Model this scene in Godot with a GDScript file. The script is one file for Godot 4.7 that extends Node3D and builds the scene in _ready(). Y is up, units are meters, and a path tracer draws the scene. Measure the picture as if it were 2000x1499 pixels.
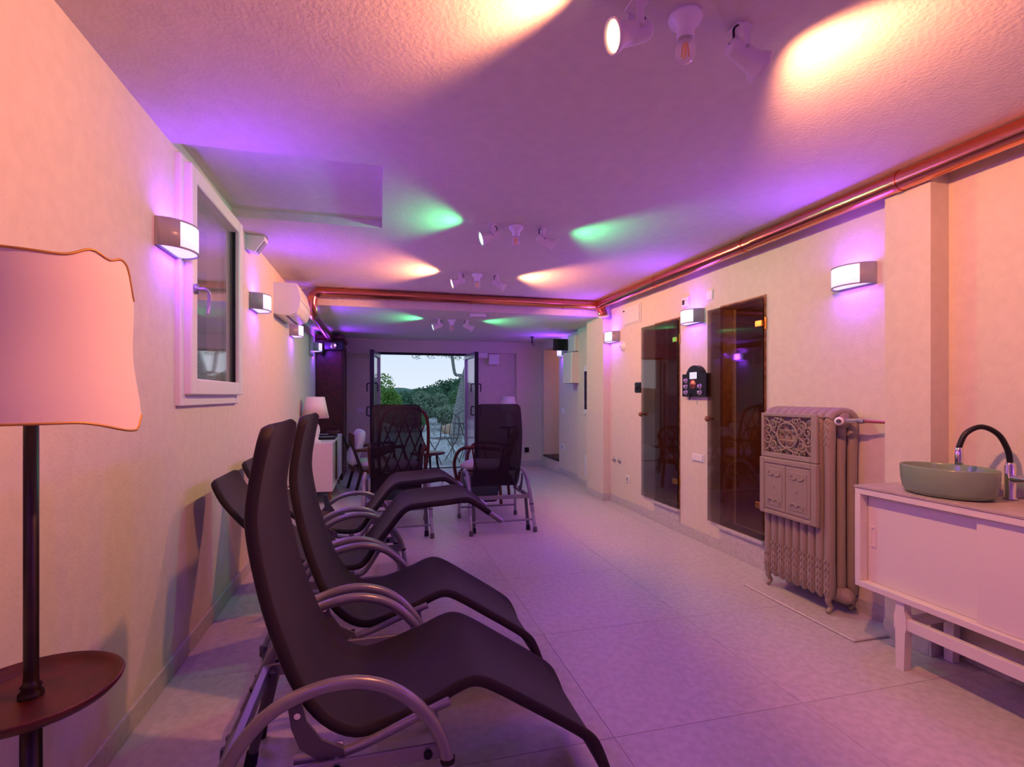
extends Node3D
# A long plastered relaxation room at dusk: violet wall lights, warm and green ceiling spots, loungers, a garden door.
# x runs to the right wall, -z runs to the garden door, y is up; the camera stands at the origin.
const LX := -0.865          # left wall face
const RX := 2.575           # right wall face
const CH := 2.29            # ceiling
const FC := 2.12            # lower ceiling beyond the step
const BZ := -5.5            # the step in the ceiling
const FZ := -8.5            # far wall face
var M := {}
var used := {}
var rng := RandomNumberGenerator.new()

# ---------------------------------------------------------------- camera, sky, light
func stage() -> void:
	var cam := Camera3D.new()
	cam.name = "camera"
	cam.projection = Camera3D.PROJECTION_FRUSTUM
	cam.near = 0.05
	cam.far = 400.0
	cam.size = 1.499 * 0.05
	cam.frustum_offset = Vector2(0, 0.0245 * 0.05)
	cam.position = Vector3(0, 1.2, 0)
	cam.rotation.y = -deg_to_rad(14.574)
	add_child(cam)
	cam.current = true
	var sky_mat := ProceduralSkyMaterial.new()
	sky_mat.sky_top_color = Color(0.60, 0.74, 0.92)
	sky_mat.sky_horizon_color = Color(0.86, 0.90, 0.95)
	sky_mat.sky_curve = 0.2
	sky_mat.ground_bottom_color = Color(0.30, 0.33, 0.33)
	sky_mat.ground_horizon_color = Color(0.55, 0.6, 0.6)
	sky_mat.sky_energy_multiplier = 1.08
	sky_mat.sun_angle_max = 1.0
	var sky := Sky.new()
	sky.sky_material = sky_mat
	var env := Environment.new()
	env.background_mode = Environment.BG_SKY
	env.sky = sky
	env.tonemap_mode = Environment.TONE_MAPPER_LINEAR
	env.tonemap_exposure = 0.95
	env.sdfgi_enabled = true
	env.ssao_enabled = true
	env.ssil_enabled = true
	var we := WorldEnvironment.new()
	we.name = "environment"
	we.environment = env
	add_child(we)
const WARM := Color(1.0, 0.62, 0.43)
const GREEN := Color(0.36, 1.0, 0.62)
const VIOLET := Color(0.51, 0.16, 1.0)
const WARM_E := 2.6
const GREEN_E := 0.56
const UPDOWN_E := 0.18
const FRONT_E := 0.66

# ---------------------------------------------------------------- helpers: shapes
func sn(smooth := false) -> SurfaceTool:
	var s := SurfaceTool.new()
	s.begin(Mesh.PRIMITIVE_TRIANGLES)
	s.set_smooth_group(0 if smooth else -1)
	return s
func tri(s: SurfaceTool, a: Vector3, b: Vector3, c: Vector3) -> void:
	s.add_vertex(a); s.add_vertex(b); s.add_vertex(c)
func quad(s: SurfaceTool, a: Vector3, b: Vector3, c: Vector3, d: Vector3) -> void:
	tri(s, a, b, c); tri(s, a, c, d)
func box(s: SurfaceTool, c: Vector3, z: Vector3, bev := 0.0, b := Basis()) -> void:
	s.set_smooth_group(-1)
	var h := z * 0.5
	bev = minf(bev, minf(h.x, minf(h.y, h.z)) * 0.9)
	var P := {}
	for sx in [-1, 1]:
		for sy in [-1, 1]:
			for sz in [-1, 1]:
				var k := Vector3i(sx, sy, sz)
				var v := Vector3(sx * h.x, sy * h.y, sz * h.z)
				P[[k, 0]] = c + b * (v - Vector3(0, sy * bev, sz * bev))
				P[[k, 1]] = c + b * (v - Vector3(sx * bev, 0, sz * bev))
				P[[k, 2]] = c + b * (v - Vector3(sx * bev, sy * bev, 0))
	for ax in 3:
		var u := (ax + 1) % 3
		var w := (ax + 2) % 3
		for sg in [-1, 1]:
			var q := []
			for e in [[-1, -1], [1, -1], [1, 1], [-1, 1]]:
				var k := Vector3i()
				k[ax] = sg; k[u] = e[0]; k[w] = e[1]
				q.append(P[[k, ax]])
			if sg > 0: quad(s, q[0], q[3], q[2], q[1])
			else: quad(s, q[0], q[1], q[2], q[3])
		if bev > 0.0:
			for e in [[-1, -1], [1, -1], [1, 1], [-1, 1]]:
				var k0 := Vector3i(); var k1 := Vector3i()
				k0[ax] = -1; k1[ax] = 1
				k0[u] = e[0]; k1[u] = e[0]; k0[w] = e[1]; k1[w] = e[1]
				if e[0] * e[1] < 0: quad(s, P[[k0, u]], P[[k0, w]], P[[k1, w]], P[[k1, u]])
				else: quad(s, P[[k0, w]], P[[k0, u]], P[[k1, u]], P[[k1, w]])
	if bev > 0.0:
		for sx in [-1, 1]:
			for sy in [-1, 1]:
				for sz in [-1, 1]:
					var k := Vector3i(sx, sy, sz)
					if sx * sy * sz > 0: tri(s, P[[k, 0]], P[[k, 2]], P[[k, 1]])
					else: tri(s, P[[k, 0]], P[[k, 1]], P[[k, 2]])
func span(s: SurfaceTool, a: Vector3, b: Vector3, bev := 0.0) -> void:
	box(s, (a + b) * 0.5, (b - a).abs(), bev)
func loft(s: SurfaceTool, rings: Array, caps := true, closed := true) -> void:
	s.set_smooth_group(0)
	var n: int = rings[0].size()
	for i in rings.size() - 1:
		for j in (n if closed else n - 1):
			var k := (j + 1) % n
			quad(s, rings[i][j], rings[i][k], rings[i + 1][k], rings[i + 1][j])
	if caps:
		s.set_smooth_group(-1)
		for e in [0, rings.size() - 1]:
			var m := Vector3.ZERO
			for p in rings[e]: m += p
			m /= n
			for j in n:
				var k := (j + 1) % n
				if e == 0: tri(s, m, rings[e][k], rings[e][j])
				else: tri(s, m, rings[e][j], rings[e][k])
func tube(s: SurfaceTool, pts: Array, r, n := 10, caps := true) -> void:
	var rings := []
	var side := Vector3.ZERO
	for i in pts.size():
		var t: Vector3 = (pts[mini(i + 1, pts.size() - 1)] - pts[maxi(i - 1, 0)]).normalized()
		if i == 0:
			side = t.cross(Vector3.UP if absf(t.y) < 0.9 else Vector3.RIGHT).normalized()
		else:
			side = (side - t * side.dot(t)).normalized()
		var up := t.cross(side)
		var rr: float = r[i] if r is Array else r
		var ring := []
		for j in n:
			var a := TAU * j / n
			ring.append(pts[i] + (side * cos(a) + up * sin(a)) * rr)
		rings.append(ring)
	loft(s, rings, caps)
func lathe(s: SurfaceTool, prof: Array, n := 24, xf := Transform3D(), squash := 1.0) -> void:
	s.set_smooth_group(0)
	for i in prof.size() - 1:
		for j in n:
			var q := []
			for e in [[i, j], [i, j + 1], [i + 1, j + 1], [i + 1, j]]:
				var a: float = TAU * e[1] / n
				var p: Vector2 = prof[e[0]]
				q.append(xf * Vector3(p.x * cos(a), p.y, p.x * sin(a) * squash))
			if prof[i].x > 1e-5: tri(s, q[0], q[1], q[2])
			if prof[i + 1].x > 1e-5: tri(s, q[0], q[2], q[3])
func prism(s: SurfaceTool, poly: Array, d: float, xf := Transform3D()) -> void:
	s.set_smooth_group(-1)
	var pv := PackedVector2Array(poly)
	var ix := Geometry2D.triangulate_polygon(pv)
	for i in range(0, ix.size(), 3):
		var a := pv[ix[i]]; var b := pv[ix[i + 1]]; var c := pv[ix[i + 2]]
		tri(s, xf * Vector3(a.x, a.y, d), xf * Vector3(b.x, b.y, d), xf * Vector3(c.x, c.y, d))
		tri(s, xf * Vector3(a.x, a.y, 0), xf * Vector3(c.x, c.y, 0), xf * Vector3(b.x, b.y, 0))
	for i in pv.size():
		var a := pv[i]; var b := pv[(i + 1) % pv.size()]
		quad(s, xf * Vector3(a.x, a.y, 0), xf * Vector3(b.x, b.y, 0), xf * Vector3(b.x, b.y, d), xf * Vector3(a.x, a.y, d))
func curve(pts: Array, sub := 5, closed := false) -> Array:
	var out := []
	var n := pts.size()
	for i in (n if closed else n - 1):
		var p0 = pts[(i - 1 + n) % n] if closed else pts[maxi(i - 1, 0)]
		var p1 = pts[i]
		var p2 = pts[(i + 1) % n]
		var p3 = pts[(i + 2) % n] if closed else pts[mini(i + 2, n - 1)]
		for k in sub:
			var t := float(k) / sub
			out.append(0.5 * (2.0 * p1 + (p2 - p0) * t + (2.0 * p0 - 5.0 * p1 + 4.0 * p2 - p3) * t * t + (3.0 * p1 - p0 - 3.0 * p2 + p3) * t * t * t))
	if not closed: out.append(pts[n - 1])
	return out
func xfm(pos: Vector3, rot := Vector3.ZERO) -> Transform3D:
	return Transform3D(Basis.from_euler(rot), pos)

# ---------------------------------------------------------------- helpers: objects
func numbered(called: String) -> String:
	if not used.has(called):
		used[called] = 0
		return called
	used[called] += 1
	return "%s_%03d" % [called, used[called]]
func obj(called: String, s: SurfaceTool, m: Material, parent: Node = self) -> MeshInstance3D:
	s.generate_normals()
	var o := MeshInstance3D.new()
	o.mesh = s.commit()
	o.material_override = m
	o.name = numbered(called) if parent == self else called
	parent.add_child(o, true)
	return o
func tag(o: Node, label: String, category: String, group := "") -> Node:
	o.set_meta("label", label); o.set_meta("category", category)
	if group: o.set_meta("group", group)
	return o
func thing(called: String, label: String, category: String, at := Vector3.ZERO, turn := 0.0, group := "") -> Node3D:
	var o := Node3D.new()
	o.name = numbered(called)
	add_child(o)
	o.position = at
	o.rotation.y = turn
	tag(o, label, category, group)
	return o
func struct(called: String, s: SurfaceTool, m: Material, parent: Node = self) -> MeshInstance3D:
	var o := obj(called, s, m, parent)
	if parent == self: o.set_meta("kind", "structure")
	return o
func part(called: String, parent: Node, m: Material, c: Vector3, z: Vector3, bev := 0.003) -> MeshInstance3D:
	var s := sn()
	box(s, c, z, bev)
	return obj(called, s, m, parent)

# ---------------------------------------------------------------- materials
func mat(name: String, c: Color, rough := 0.6, metal := 0.0) -> StandardMaterial3D:
	var m := StandardMaterial3D.new()
	m.resource_name = name
	m.albedo_color = c
	m.roughness = rough
	m.metallic = metal
	M[name] = m
	return m
func noise_tex(freq: float, lo: Color, hi: Color, sd: int, oct := 4, size := 512, ty := FastNoiseLite.TYPE_SIMPLEX_SMOOTH) -> NoiseTexture2D:
	var n := FastNoiseLite.new()
	n.noise_type = ty
	n.seed = sd
	n.frequency = freq
	n.fractal_octaves = oct
	var t := NoiseTexture2D.new()
	t.width = size; t.height = size
	t.seamless = true
	t.noise = n
	var g := Gradient.new()
	g.set_color(0, lo); g.set_color(1, hi)
	t.color_ramp = g
	return t
func textured(m: StandardMaterial3D, albedo: Texture2D, height: Texture2D, relief: float, scale := 1.0) -> void:
	if albedo: m.albedo_texture = albedo
	if height:
		m.heightmap_enabled = true
		m.heightmap_texture = height
		m.heightmap_scale = relief
	m.uv1_triplanar = true
	m.uv1_world_triplanar = true
	m.uv1_scale = Vector3.ONE * scale
func glow(name: String, c: Color, e: float) -> StandardMaterial3D:
	var m := mat(name, Color(0.9, 0.9, 0.9), 0.5)
	m.emission_enabled = true
	m.emission = c
	m.emission_energy_multiplier = e
	return m
func clear(name: String, c: Color, a: float) -> StandardMaterial3D:
	var m := mat(name, Color(c.r, c.g, c.b, a), 0.03)
	m.transparency = BaseMaterial3D.TRANSPARENCY_ALPHA
	return m
func materials() -> void:
	var grain := noise_tex(0.05, Color(0.35, 0.35, 0.35), Color(1, 1, 1), 3, 4)
	var coarse := noise_tex(0.012, Color(0.965, 0.965, 0.965), Color(1, 1, 1), 5, 3)
	textured(mat("plaster", Color(0.86, 0.83, 0.76), 0.9), coarse, grain, 0.10, 2.2)
	textured(mat("ceiling_plaster", Color(0.86, 0.84, 0.80), 0.92), coarse, grain, 0.13, 1.9)
	var stone := noise_tex(0.02, Color(0.88, 0.88, 0.875), Color(1, 1, 1), 11, 5)
	textured(mat("tile_a", Color(0.81, 0.79, 0.78), 0.40), stone, grain, 0.03, 2.1)
	textured(mat("tile_b", Color(0.80, 0.78, 0.77), 0.41), stone, grain, 0.03, 1.9)
	mat("grout", Color(0.74, 0.72, 0.70), 0.9)
	textured(mat("stone_top", Color(0.74, 0.70, 0.66), 0.4), stone, null, 0, 1.5)
	mat("white_paint", Color(0.88, 0.86, 0.83), 0.45)
	mat("white_plastic", Color(0.90, 0.90, 0.89), 0.35)
	mat("grey_plastic", Color(0.62, 0.62, 0.63), 0.3)
	mat("window_white", Color(0.90, 0.90, 0.88), 0.4)
	mat("aluminium", Color(0.62, 0.62, 0.66), 0.3, 0.6)
	mat("bow_metal", Color(0.52, 0.51, 0.54), 0.3, 0.35)
	mat("chrome", Color(0.88, 0.88, 0.9), 0.08, 1.0)
	var cop := mat("copper", Color(0.86, 0.55, 0.43), 0.2, 1.0)
	var dent := noise_tex(0.02, Color(0.5, 0.5, 0.5), Color(1, 1, 1), 21, 2)
	textured(cop, null, dent, 0.10, 1.0)
	mat("brass", Color(0.72, 0.55, 0.28), 0.3, 1.0)
	mat("black_plastic", Color(0.03, 0.03, 0.035), 0.45)
	mat("foot_grey", Color(0.33, 0.32, 0.34), 0.6)
	mat("rubber", Color(0.05, 0.05, 0.055), 0.75)
	mat("dark_metal", Color(0.07, 0.075, 0.08), 0.4, 0.3)
	var fab := mat("sling_fabric", Color(0.105, 0.065, 0.068), 0.72)
	fab.rim_enabled = true; fab.rim = 0.25
	var weave := noise_tex(0.4, Color(0.5, 0.5, 0.5), Color(1, 1, 1), 8, 1, 256)
	textured(fab, null, weave, 0.05, 8.0)
	var see := mat("sling_mesh", Color(0.105, 0.065, 0.068, 0.72), 0.8)
	see.transparency = BaseMaterial3D.TRANSPARENCY_ALPHA
	var wood := noise_tex(0.03, Color(0.55, 0.5, 0.5), Color(1, 1, 1), 31, 4)
	textured(mat("mahogany", Color(0.36, 0.09, 0.06), 0.4), wood, null, 0, 0.8)
	textured(mat("dark_wood", Color(0.16, 0.075, 0.05), 0.35), wood, null, 0, 1.2)
	textured(mat("rattan", Color(0.42, 0.17, 0.09), 0.45), wood, null, 0, 2.0)
	textured(mat("light_wood", Color(0.72, 0.50, 0.32), 0.5), wood, null, 0, 1.0)
	textured(mat("sauna_wood", Color(0.55, 0.33, 0.18), 0.6), wood, null, 0, 0.7)
	mat("cushion_white", Color(0.82, 0.80, 0.80), 0.9)
	mat("cushion_olive", Color(0.30, 0.27, 0.12), 0.9)
	mat("shade_fabric", Color(0.95, 0.90, 0.82), 0.85).backlight_enabled = true
	M["shade_fabric"].backlight = Color(0.3, 0.28, 0.25)
	mat("gold_braid", Color(0.80, 0.62, 0.30), 0.45, 0.5)
	textured(mat("radiator_paint", Color(0.60, 0.55, 0.50), 0.5), null, grain, 0.05, 6.0)
	mat("sage", Color(0.50, 0.60, 0.49), 0.2)
	mat("screen_dark", Color(0.02, 0.06, 0.05), 0.15)
	clear("pane", Color(0.85, 0.92, 0.92), 0.06)
	clear("bronze_glass", Color(0.24, 0.115, 0.06), 0.50)
	clear("bulb_glass", Color(1, 0.97, 0.95), 0.14)
	mat("filament", Color(0.98, 0.72, 0.16), 0.5)
	glow("lamp_violet", Color(0.84, 0.80, 1.0), 1.15)
	glow("lamp_warm", Color(1.0, 0.86, 0.62), 3.0)
	glow("lamp_green", Color(0.72, 1.0, 0.78), 2.6)
	glow("display_glow", Color(0.35, 0.75, 0.85), 0.7)
	textured(mat("gravel_ground", Color(0.78, 0.78, 0.76), 0.95), noise_tex(0.09, Color(0.5, 0.5, 0.5), Color(1, 1, 1), 41, 4), grain, 2.0, 0.5)
	mat("gravel_stone", Color(0.80, 0.80, 0.78), 0.9)
	textured(mat("paving", Color(0.74, 0.74, 0.73), 0.8), stone, null, 0, 0.6)
	textured(mat("bark", Color(0.88, 0.87, 0.85), 0.95), noise_tex(0.04, Color(0.4, 0.4, 0.4), Color(1, 1, 1), 51, 4), grain, 3.0, 1.0)
	mat("rock", Color(0.74, 0.62, 0.52), 0.95)
	mat("leaf_bright", Color(0.46, 0.62, 0.27), 0.7)
	mat("leaf_mid", Color(0.36, 0.50, 0.32), 0.7)
	mat("leaf_grey", Color(0.52, 0.60, 0.50), 0.75)
	mat("leaf_far", Color(0.33, 0.47, 0.34), 0.8)
	for k in ["leaf_bright", "leaf_mid", "leaf_grey"]:
		M[k].backlight_enabled = true
		M[k].backlight = Color(0.25, 0.3, 0.15)
	mat("hill_green", Color(0.32, 0.46, 0.36), 0.95)
	mat("garden_iron", Color(0.42, 0.41, 0.40), 0.6, 0.3)

# ---------------------------------------------------------------- the room
func wall_with_holes(s: SurfaceTool, x0: float, x1: float, z0: float, z1: float, y1: float, holes: Array) -> void:
	# a wall slab between x0..x1 running z1..z0 (z0 > z1) with rectangular holes [za, zb, ya, yb] sorted from z0 down
	var z := z0
	for h in holes:
		span(s, Vector3(x0, 0, z), Vector3(x1, y1, h[0]))
		if h[2] > 0.0: span(s, Vector3(x0, 0, h[0]), Vector3(x1, h[2], h[1]))
		if h[3] < y1: span(s, Vector3(x0, h[3], h[0]), Vector3(x1, y1, h[1]))
		z = h[1]
	span(s, Vector3(x0, 0, z), Vector3(x1, y1, z1))

const WIN := [-2.60, -3.46, 1.20, 2.25]
const D_NEAR := [-2.96, -3.45, 0.20, 1.90]
const D_FAR := [-4.00, -4.43, 0.20, 1.90]

func room() -> void:
	# floor: slabs laid on a bed, joints recessed
	var s := sn()
	span(s, Vector3(-1.2, -0.15, 1.6), Vector3(4.6, -0.0025, FZ - 0.25))
	var fl := struct("floor", s, M.grout)
	var tile := sn()
	box(tile, Vector3(0, -0.006, 0), Vector3(0.798, 0.012, 0.798), 0.001)
	tile.generate_normals()
	var tm := tile.commit()
	var k := 0
	for i in range(-1, 5):
		for j in range(-2, 11):
			var x := 0.80 + (i - 1) * 0.80 + 0.4
			var z := -3.25 - (j - 3) * 0.80 - 0.4
			if x < -1.2 or x > 3.0 or z < FZ - 0.3: continue
			var o := MeshInstance3D.new()
			o.mesh = tm
			o.material_override = M.tile_a if (i * 7 + j * 3) % 3 else M.tile_b
			o.name = "tile"
			o.position = Vector3(x, 0, z)
			fl.add_child(o, true)
			k += 1
	# walls
	s = sn()
	wall_with_holes(s, LX - 0.25, LX, 1.6, FZ - 0.25, 2.5, [WIN])
	struct("wall_left", s, M.plaster)
	s = sn()
	wall_with_holes(s, RX, RX + 0.14, 1.6, -5.42, 2.5, [D_NEAR, D_FAR])
	span(s, Vector3(2.463, 0, -1.80), Vector3(RX, 2.5, -2.02))
	span(s, Vector3(2.49, 0, -5.42), Vector3(2.95, 2.5, -5.90))
	span(s, Vector3(2.65, 0, -5.90), Vector3(2.95, 2.5, -6.60))
	wall_with_holes(s, 2.74, 2.95, -6.60, FZ, 2.5, [[-7.60, -8.37, 0.20, 1.99]])
	struct("wall_right", s, M.plaster)
	s = sn()
	# far wall, its door opening x 0..1.43, and a shallow niche right of it
	span(s, Vector3(LX, 0, FZ), Vector3(-0.03, 2.5, FZ - 0.3))
	span(s, Vector3(1.44, 0, FZ), Vector3(1.60, 2.5, FZ - 0.3))
	span(s, Vector3(-0.03, 1.91, FZ), Vector3(1.44, 2.5, FZ - 0.3))
	span(s, Vector3(1.60, 1.93, FZ), Vector3(2.29, 2.5, FZ - 0.3))
	span(s, Vector3(1.60, 0, FZ - 0.06), Vector3(2.29, 1.93, FZ - 0.3))
	span(s, Vector3(2.29, 0, FZ), Vector3(3.0, 2.5, FZ - 0.3))
	struct("wall_far", s, M.plaster)
	s = sn()
	span(s, Vector3(-1.2, 0, 1.6), Vector3(4.6, 2.5, 1.4))
	struct("wall_back", s, M.plaster)
	# ceiling with the recess over the window and the step down towards the garden door
	s = sn()
	var t := CH + 0.25
	span(s, Vector3(-1.2, CH, 1.6), Vector3(2.8, t, -2.50))
	span(s, Vector3(0.02, CH, -2.50), Vector3(2.8, t, -3.43))
	span(s, Vector3(-1.2, CH + 0.05, -2.50), Vector3(0.02, t, -3.43))
	span(s, Vector3(-1.2, CH, -3.43), Vector3(2.8, t, BZ))
	span(s, Vector3(-1.2, FC, BZ), Vector3(3.0, t, FZ - 0.3))
	struct("ceiling", s, M.ceiling_plaster)
	# skirting of the floor stone
	s = sn()
	span(s, Vector3(LX, 0, 1.4), Vector3(LX + 0.012, 0.08, -7.6), 0.002)
	struct("baseboard_left", s, M.tile_b)
	s = sn()
	for q in [[RX, 1.4, -1.80], [2.463, -1.80, -2.02], [RX, -2.02, -2.96], [RX, -3.45, -4.0], [RX, -4.43, -5.42], [2.49, -5.42, -5.90], [2.65, -5.90, -6.60], [2.74, -6.60, -7.60]]:
		span(s, Vector3(q[0] - 0.012, 0, q[1]), Vector3(q[0], 0.085, q[2]), 0.002)
	span(s, Vector3(2.478, 0, -5.42), Vector3(2.576, 0.085, -5.408), 0.002)
	span(s, Vector3(2.451, 0, -1.80), Vector3(2.575, 0.085, -1.788), 0.002)
	struct("baseboard_right", s, M.tile_b)
	s = sn()
	span(s, Vector3(-0.5, 0, FZ), Vector3(-0.03, 0.085, FZ + 0.012), 0.002)
	span(s, Vector3(1.44, 0, FZ), Vector3(2.74, 0.085, FZ + 0.012), 0.002)
	struct("baseboard_far", s, M.tile_b)
	# raised passage in the far right corner
	s = sn()
	span(s, Vector3(2.75, 0, -7.60), Vector3(4.4, 0.17, -8.37))
	struct("trim_1", s, M.tile_b)
	s = sn()
	span(s, Vector3(2.725, 0.17, -7.60), Vector3(4.4, 0.20, -8.37), 0.006)
	struct("trim_2", s, M.dark_wood)
	s = sn()
	span(s, Vector3(2.95, 0, -7.45), Vector3(4.4, 2.4, -7.60))
	span(s, Vector3(2.95, 0, -8.37), Vector3(4.4, 2.4, -8.52))
	span(s, Vector3(4.4, 0, -7.45), Vector3(4.5, 2.4, -8.52))
	span(s, Vector3(2.95, 2.1, -7.45), Vector3(4.4, 2.4, -8.52))
	struct("wall_passage", s, M.plaster)
	# stone risers under the two cabin doors
	for d in [D_NEAR, D_FAR]:
		s = sn()
		span(s, Vector3(RX - 0.012, 0, d[0]), Vector3(RX, 0.175, d[1]), 0.002)
		span(s, Vector3(RX - 0.035, 0.175, d[0]), Vector3(RX + 0.10, 0.20, d[1]), 0.003)
		struct("trim_%d" % (3 if d == D_NEAR else 4), s, M.tile_b)

func window_left() -> void:
	var w := Node3D.new()
	w.name = "window_1"
	w.set_meta("kind", "structure")
	add_child(w)
	var za := -2.545; var zb := -3.515; var ya := 1.155; var yb := 2.275
	var s := sn()
	for q in [[za, za - 0.06, ya, yb], [zb + 0.06, zb, ya, yb], [za - 0.06, zb + 0.06, ya, ya + 0.06], [za - 0.06, zb + 0.06, yb - 0.05, yb]]:
		span(s, Vector3(LX - 0.08, q[2], q[0]), Vector3(LX + 0.022, q[3], q[1]), 0.004)
	obj("frame", s, M.window_white, w)
	s = sn()
	var a := za - 0.045; var b := zb + 0.035; var c := ya + 0.05; var d := yb - 0.02
	for q in [[a, a - 0.075, c, d], [b + 0.075, b, c, d], [a - 0.075, b + 0.075, c, c + 0.075], [a - 0.075, b + 0.075, d - 0.07, d]]:
		span(s, Vector3(LX - 0.02, q[2], q[0]), Vector3(LX + 0.052, q[3], q[1]), 0.006)
	var sash := obj("sash", s, M.window_white, w)
	part("pane", w, M.pane, Vector3(LX + 0.012, (c + d) / 2, (a + b) / 2), Vector3(0.006, d - c - 0.13, a - b - 0.13), 0.0)
	part("pane", w, M.pane, Vector3(LX - 0.012, (c + d) / 2, (a + b) / 2), Vector3(0.006, d - c - 0.13, a - b - 0.13), 0.0)
	s = sn()
	span(s, Vector3(LX - 0.005, c + 0.07, a - 0.074), Vector3(LX + 0.03, d - 0.065, a - 0.084), 0.002)
	obj("gasket", s, M.dark_metal, sash)
	s = sn()
	span(s, Vector3(LX - 0.005, c + 0.07, b + 0.074), Vector3(LX + 0.03, d - 0.065, b + 0.084), 0.002)
	obj("gasket", s, M.dark_metal, sash)
	for k in 20:                                        # added dark slats behind the glass, blocking sky light so it stays dark
		part("added_shutter_slat", w, M.dark_metal, Vector3(LX - 0.15, 1.22 + k * 0.053, (za + zb) / 2), Vector3(0.014, 0.051, 0.88), 0.004)
	s = sn(true)
	lathe(s, [Vector2(0, 0), Vector2(0.021, 0), Vector2(0.024, 0.004), Vector2(0.024, 0.012), Vector2(0, 0.013)], 20, xfm(Vector3(LX + 0.052, 1.69, a - 0.04), Vector3(0, 0, -PI / 2)), 1.0)
	var rose := obj("handle", s, M.aluminium, w)
	s = sn(true)
	tube(s, curve([Vector3(LX + 0.06, 1.69, a - 0.04), Vector3(LX + 0.095, 1.69, a - 0.042), Vector3(LX + 0.105, 1.67, a - 0.055), Vector3(LX + 0.102, 1.62, a - 0.062), Vector3(LX + 0.098, 1.58, a - 0.06)], 5), 0.0085, 10)
	obj("lever", s, M.aluminium, rose)

func glass_door(called: String, d: Array, lead: float) -> void:
	# bronze glass leaf lying before the opening, wooden frame behind it, hinges on the near jamb, ball knob
	var w := Node3D.new()
	w.name = called
	w.set_meta("kind", "structure")
	add_child(w)
	var s := sn()
	var z0: float = d[0]; var z1: float = d[1]
	for q in [[z0, z0 - 0.022, d[2], d[3]], [z1 + 0.03, z1, d[2], d[3]], [z0 - 0.022, z1 + 0.03, d[3] - 0.03, d[3]]]:
		span(s, Vector3(RX - 0.004, q[2], q[0]), Vector3(RX + 0.10, q[3], q[1]), 0.002)
	obj("frame", s, M.light_wood, w)
	s = sn()
	span(s, Vector3(RX + 0.0, d[2], z0 - 0.02), Vector3(RX + 0.06, d[2] + 0.02, z1 + 0.02), 0.003)
	obj("threshold", s, M.dark_wood, w)
	var zl := z1 - lead
	part("pane", w, M.bronze_glass, Vector3(RX - 0.022, (d[2] + d[3]) / 2 - 0.005, (z0 - 0.01 + zl) / 2), Vector3(0.008, d[3] - d[2] - 0.02, z0 - 0.01 - zl), 0.0015)
	for y in [0.42, 1.68]:
		s = sn()
		span(s, Vector3(RX - 0.034, y, z0 - 0.012), Vector3(RX - 0.012, y + 0.045, z0 - 0.075), 0.004)
		span(s, Vector3(RX - 0.012, y - 0.02, z0 + 0.004), Vector3(RX + 0.004, y + 0.065, z0 - 0.012), 0.002)
		obj("hinge", s, M.brass, w)
	s = sn(true)
	var ball := []
	for i in 13:
		var an := -PI / 2 + PI * i / 12
		ball.append(Vector2(maxf(0.024 * cos(an), 0.0), 0.024 * sin(an)))
	lathe(s, ball, 16, xfm(Vector3(RX - 0.055, 1.02, zl + 0.045)))
	tube(s, [Vector3(RX - 0.04, 1.02, zl + 0.045), Vector3(RX - 0.004, 1.02, zl + 0.045)], 0.009, 8)
	obj("knob", s, M.light_wood, w)

func cabins() -> void:
	var s := sn()
	for q in [[-2.55, -3.88], [-3.94, -5.35]]:
		span(s, Vector3(2.72, 0.0, q[0]), Vector3(4.2, 0.18, q[1]))
		span(s, Vector3(2.72, 2.0, q[0]), Vector3(4.2, 2.1, q[1]))
		span(s, Vector3(4.2, 0, q[0]), Vector3(4.28, 2.1, q[1]))
		span(s, Vector3(2.72, 0, q[0] + 0.06), Vector3(4.28, 2.1, q[0]))
		span(s, Vector3(2.72, 0, q[1]), Vector3(4.28, 2.1, q[1] - 0.05))
	struct("wall_cabins", s, M.sauna_wood)
	for q in [[-2.60, "slatted wooden bench inside the glass cabin nearest the radiator"], [-3.99, "slatted wooden bench inside the farther glass cabin"]]:
		var b := thing("sauna_bench", q[1], "bench", Vector3(3.62, 0.18, q[0] - 0.62), 0.0, "benches inside the cabins")
		for i in 5: part("slat", b, M.sauna_wood, Vector3(-0.3 + i * 0.15, 0.47, 0), Vector3(0.11, 0.03, 1.15), 0.004)
		for e in [-0.5, 0.5]: part("support", b, M.sauna_wood, Vector3(0, 0.2275, e), Vector3(0.7, 0.455, 0.05), 0.004)
	# dim cabin lamp on the near cabin's side wall, tinting its end wall yellow
	var l := thing("cabin_lamp", "dim yellow lamp on the inner wall of the near glass cabin", "lamp", Vector3(3.3, 1.62, -2.552))
	s = sn(true)
	lathe(s, [Vector2(0.0, 0.05), Vector2(0.05, 0.045), Vector2(0.07, 0.02), Vector2(0.075, 0.0)], 18, xfm(Vector3.ZERO, Vector3(-PI / 2, 0, 0)))
	obj("lamp_shade", s, glow("lamp_cabin", Color(1.0, 0.62, 0.2), 0.25), l)
	var o := OmniLight3D.new()
	o.name = "cabin_light"
	o.light_color = Color(1.0, 0.66, 0.25); o.light_energy = 0.6; o.light_size = 0.05; o.omni_range = 6; o.omni_attenuation = 2; o.shadow_enabled = true
	l.add_child(o); o.position = Vector3(0, 0, -0.10)

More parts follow.
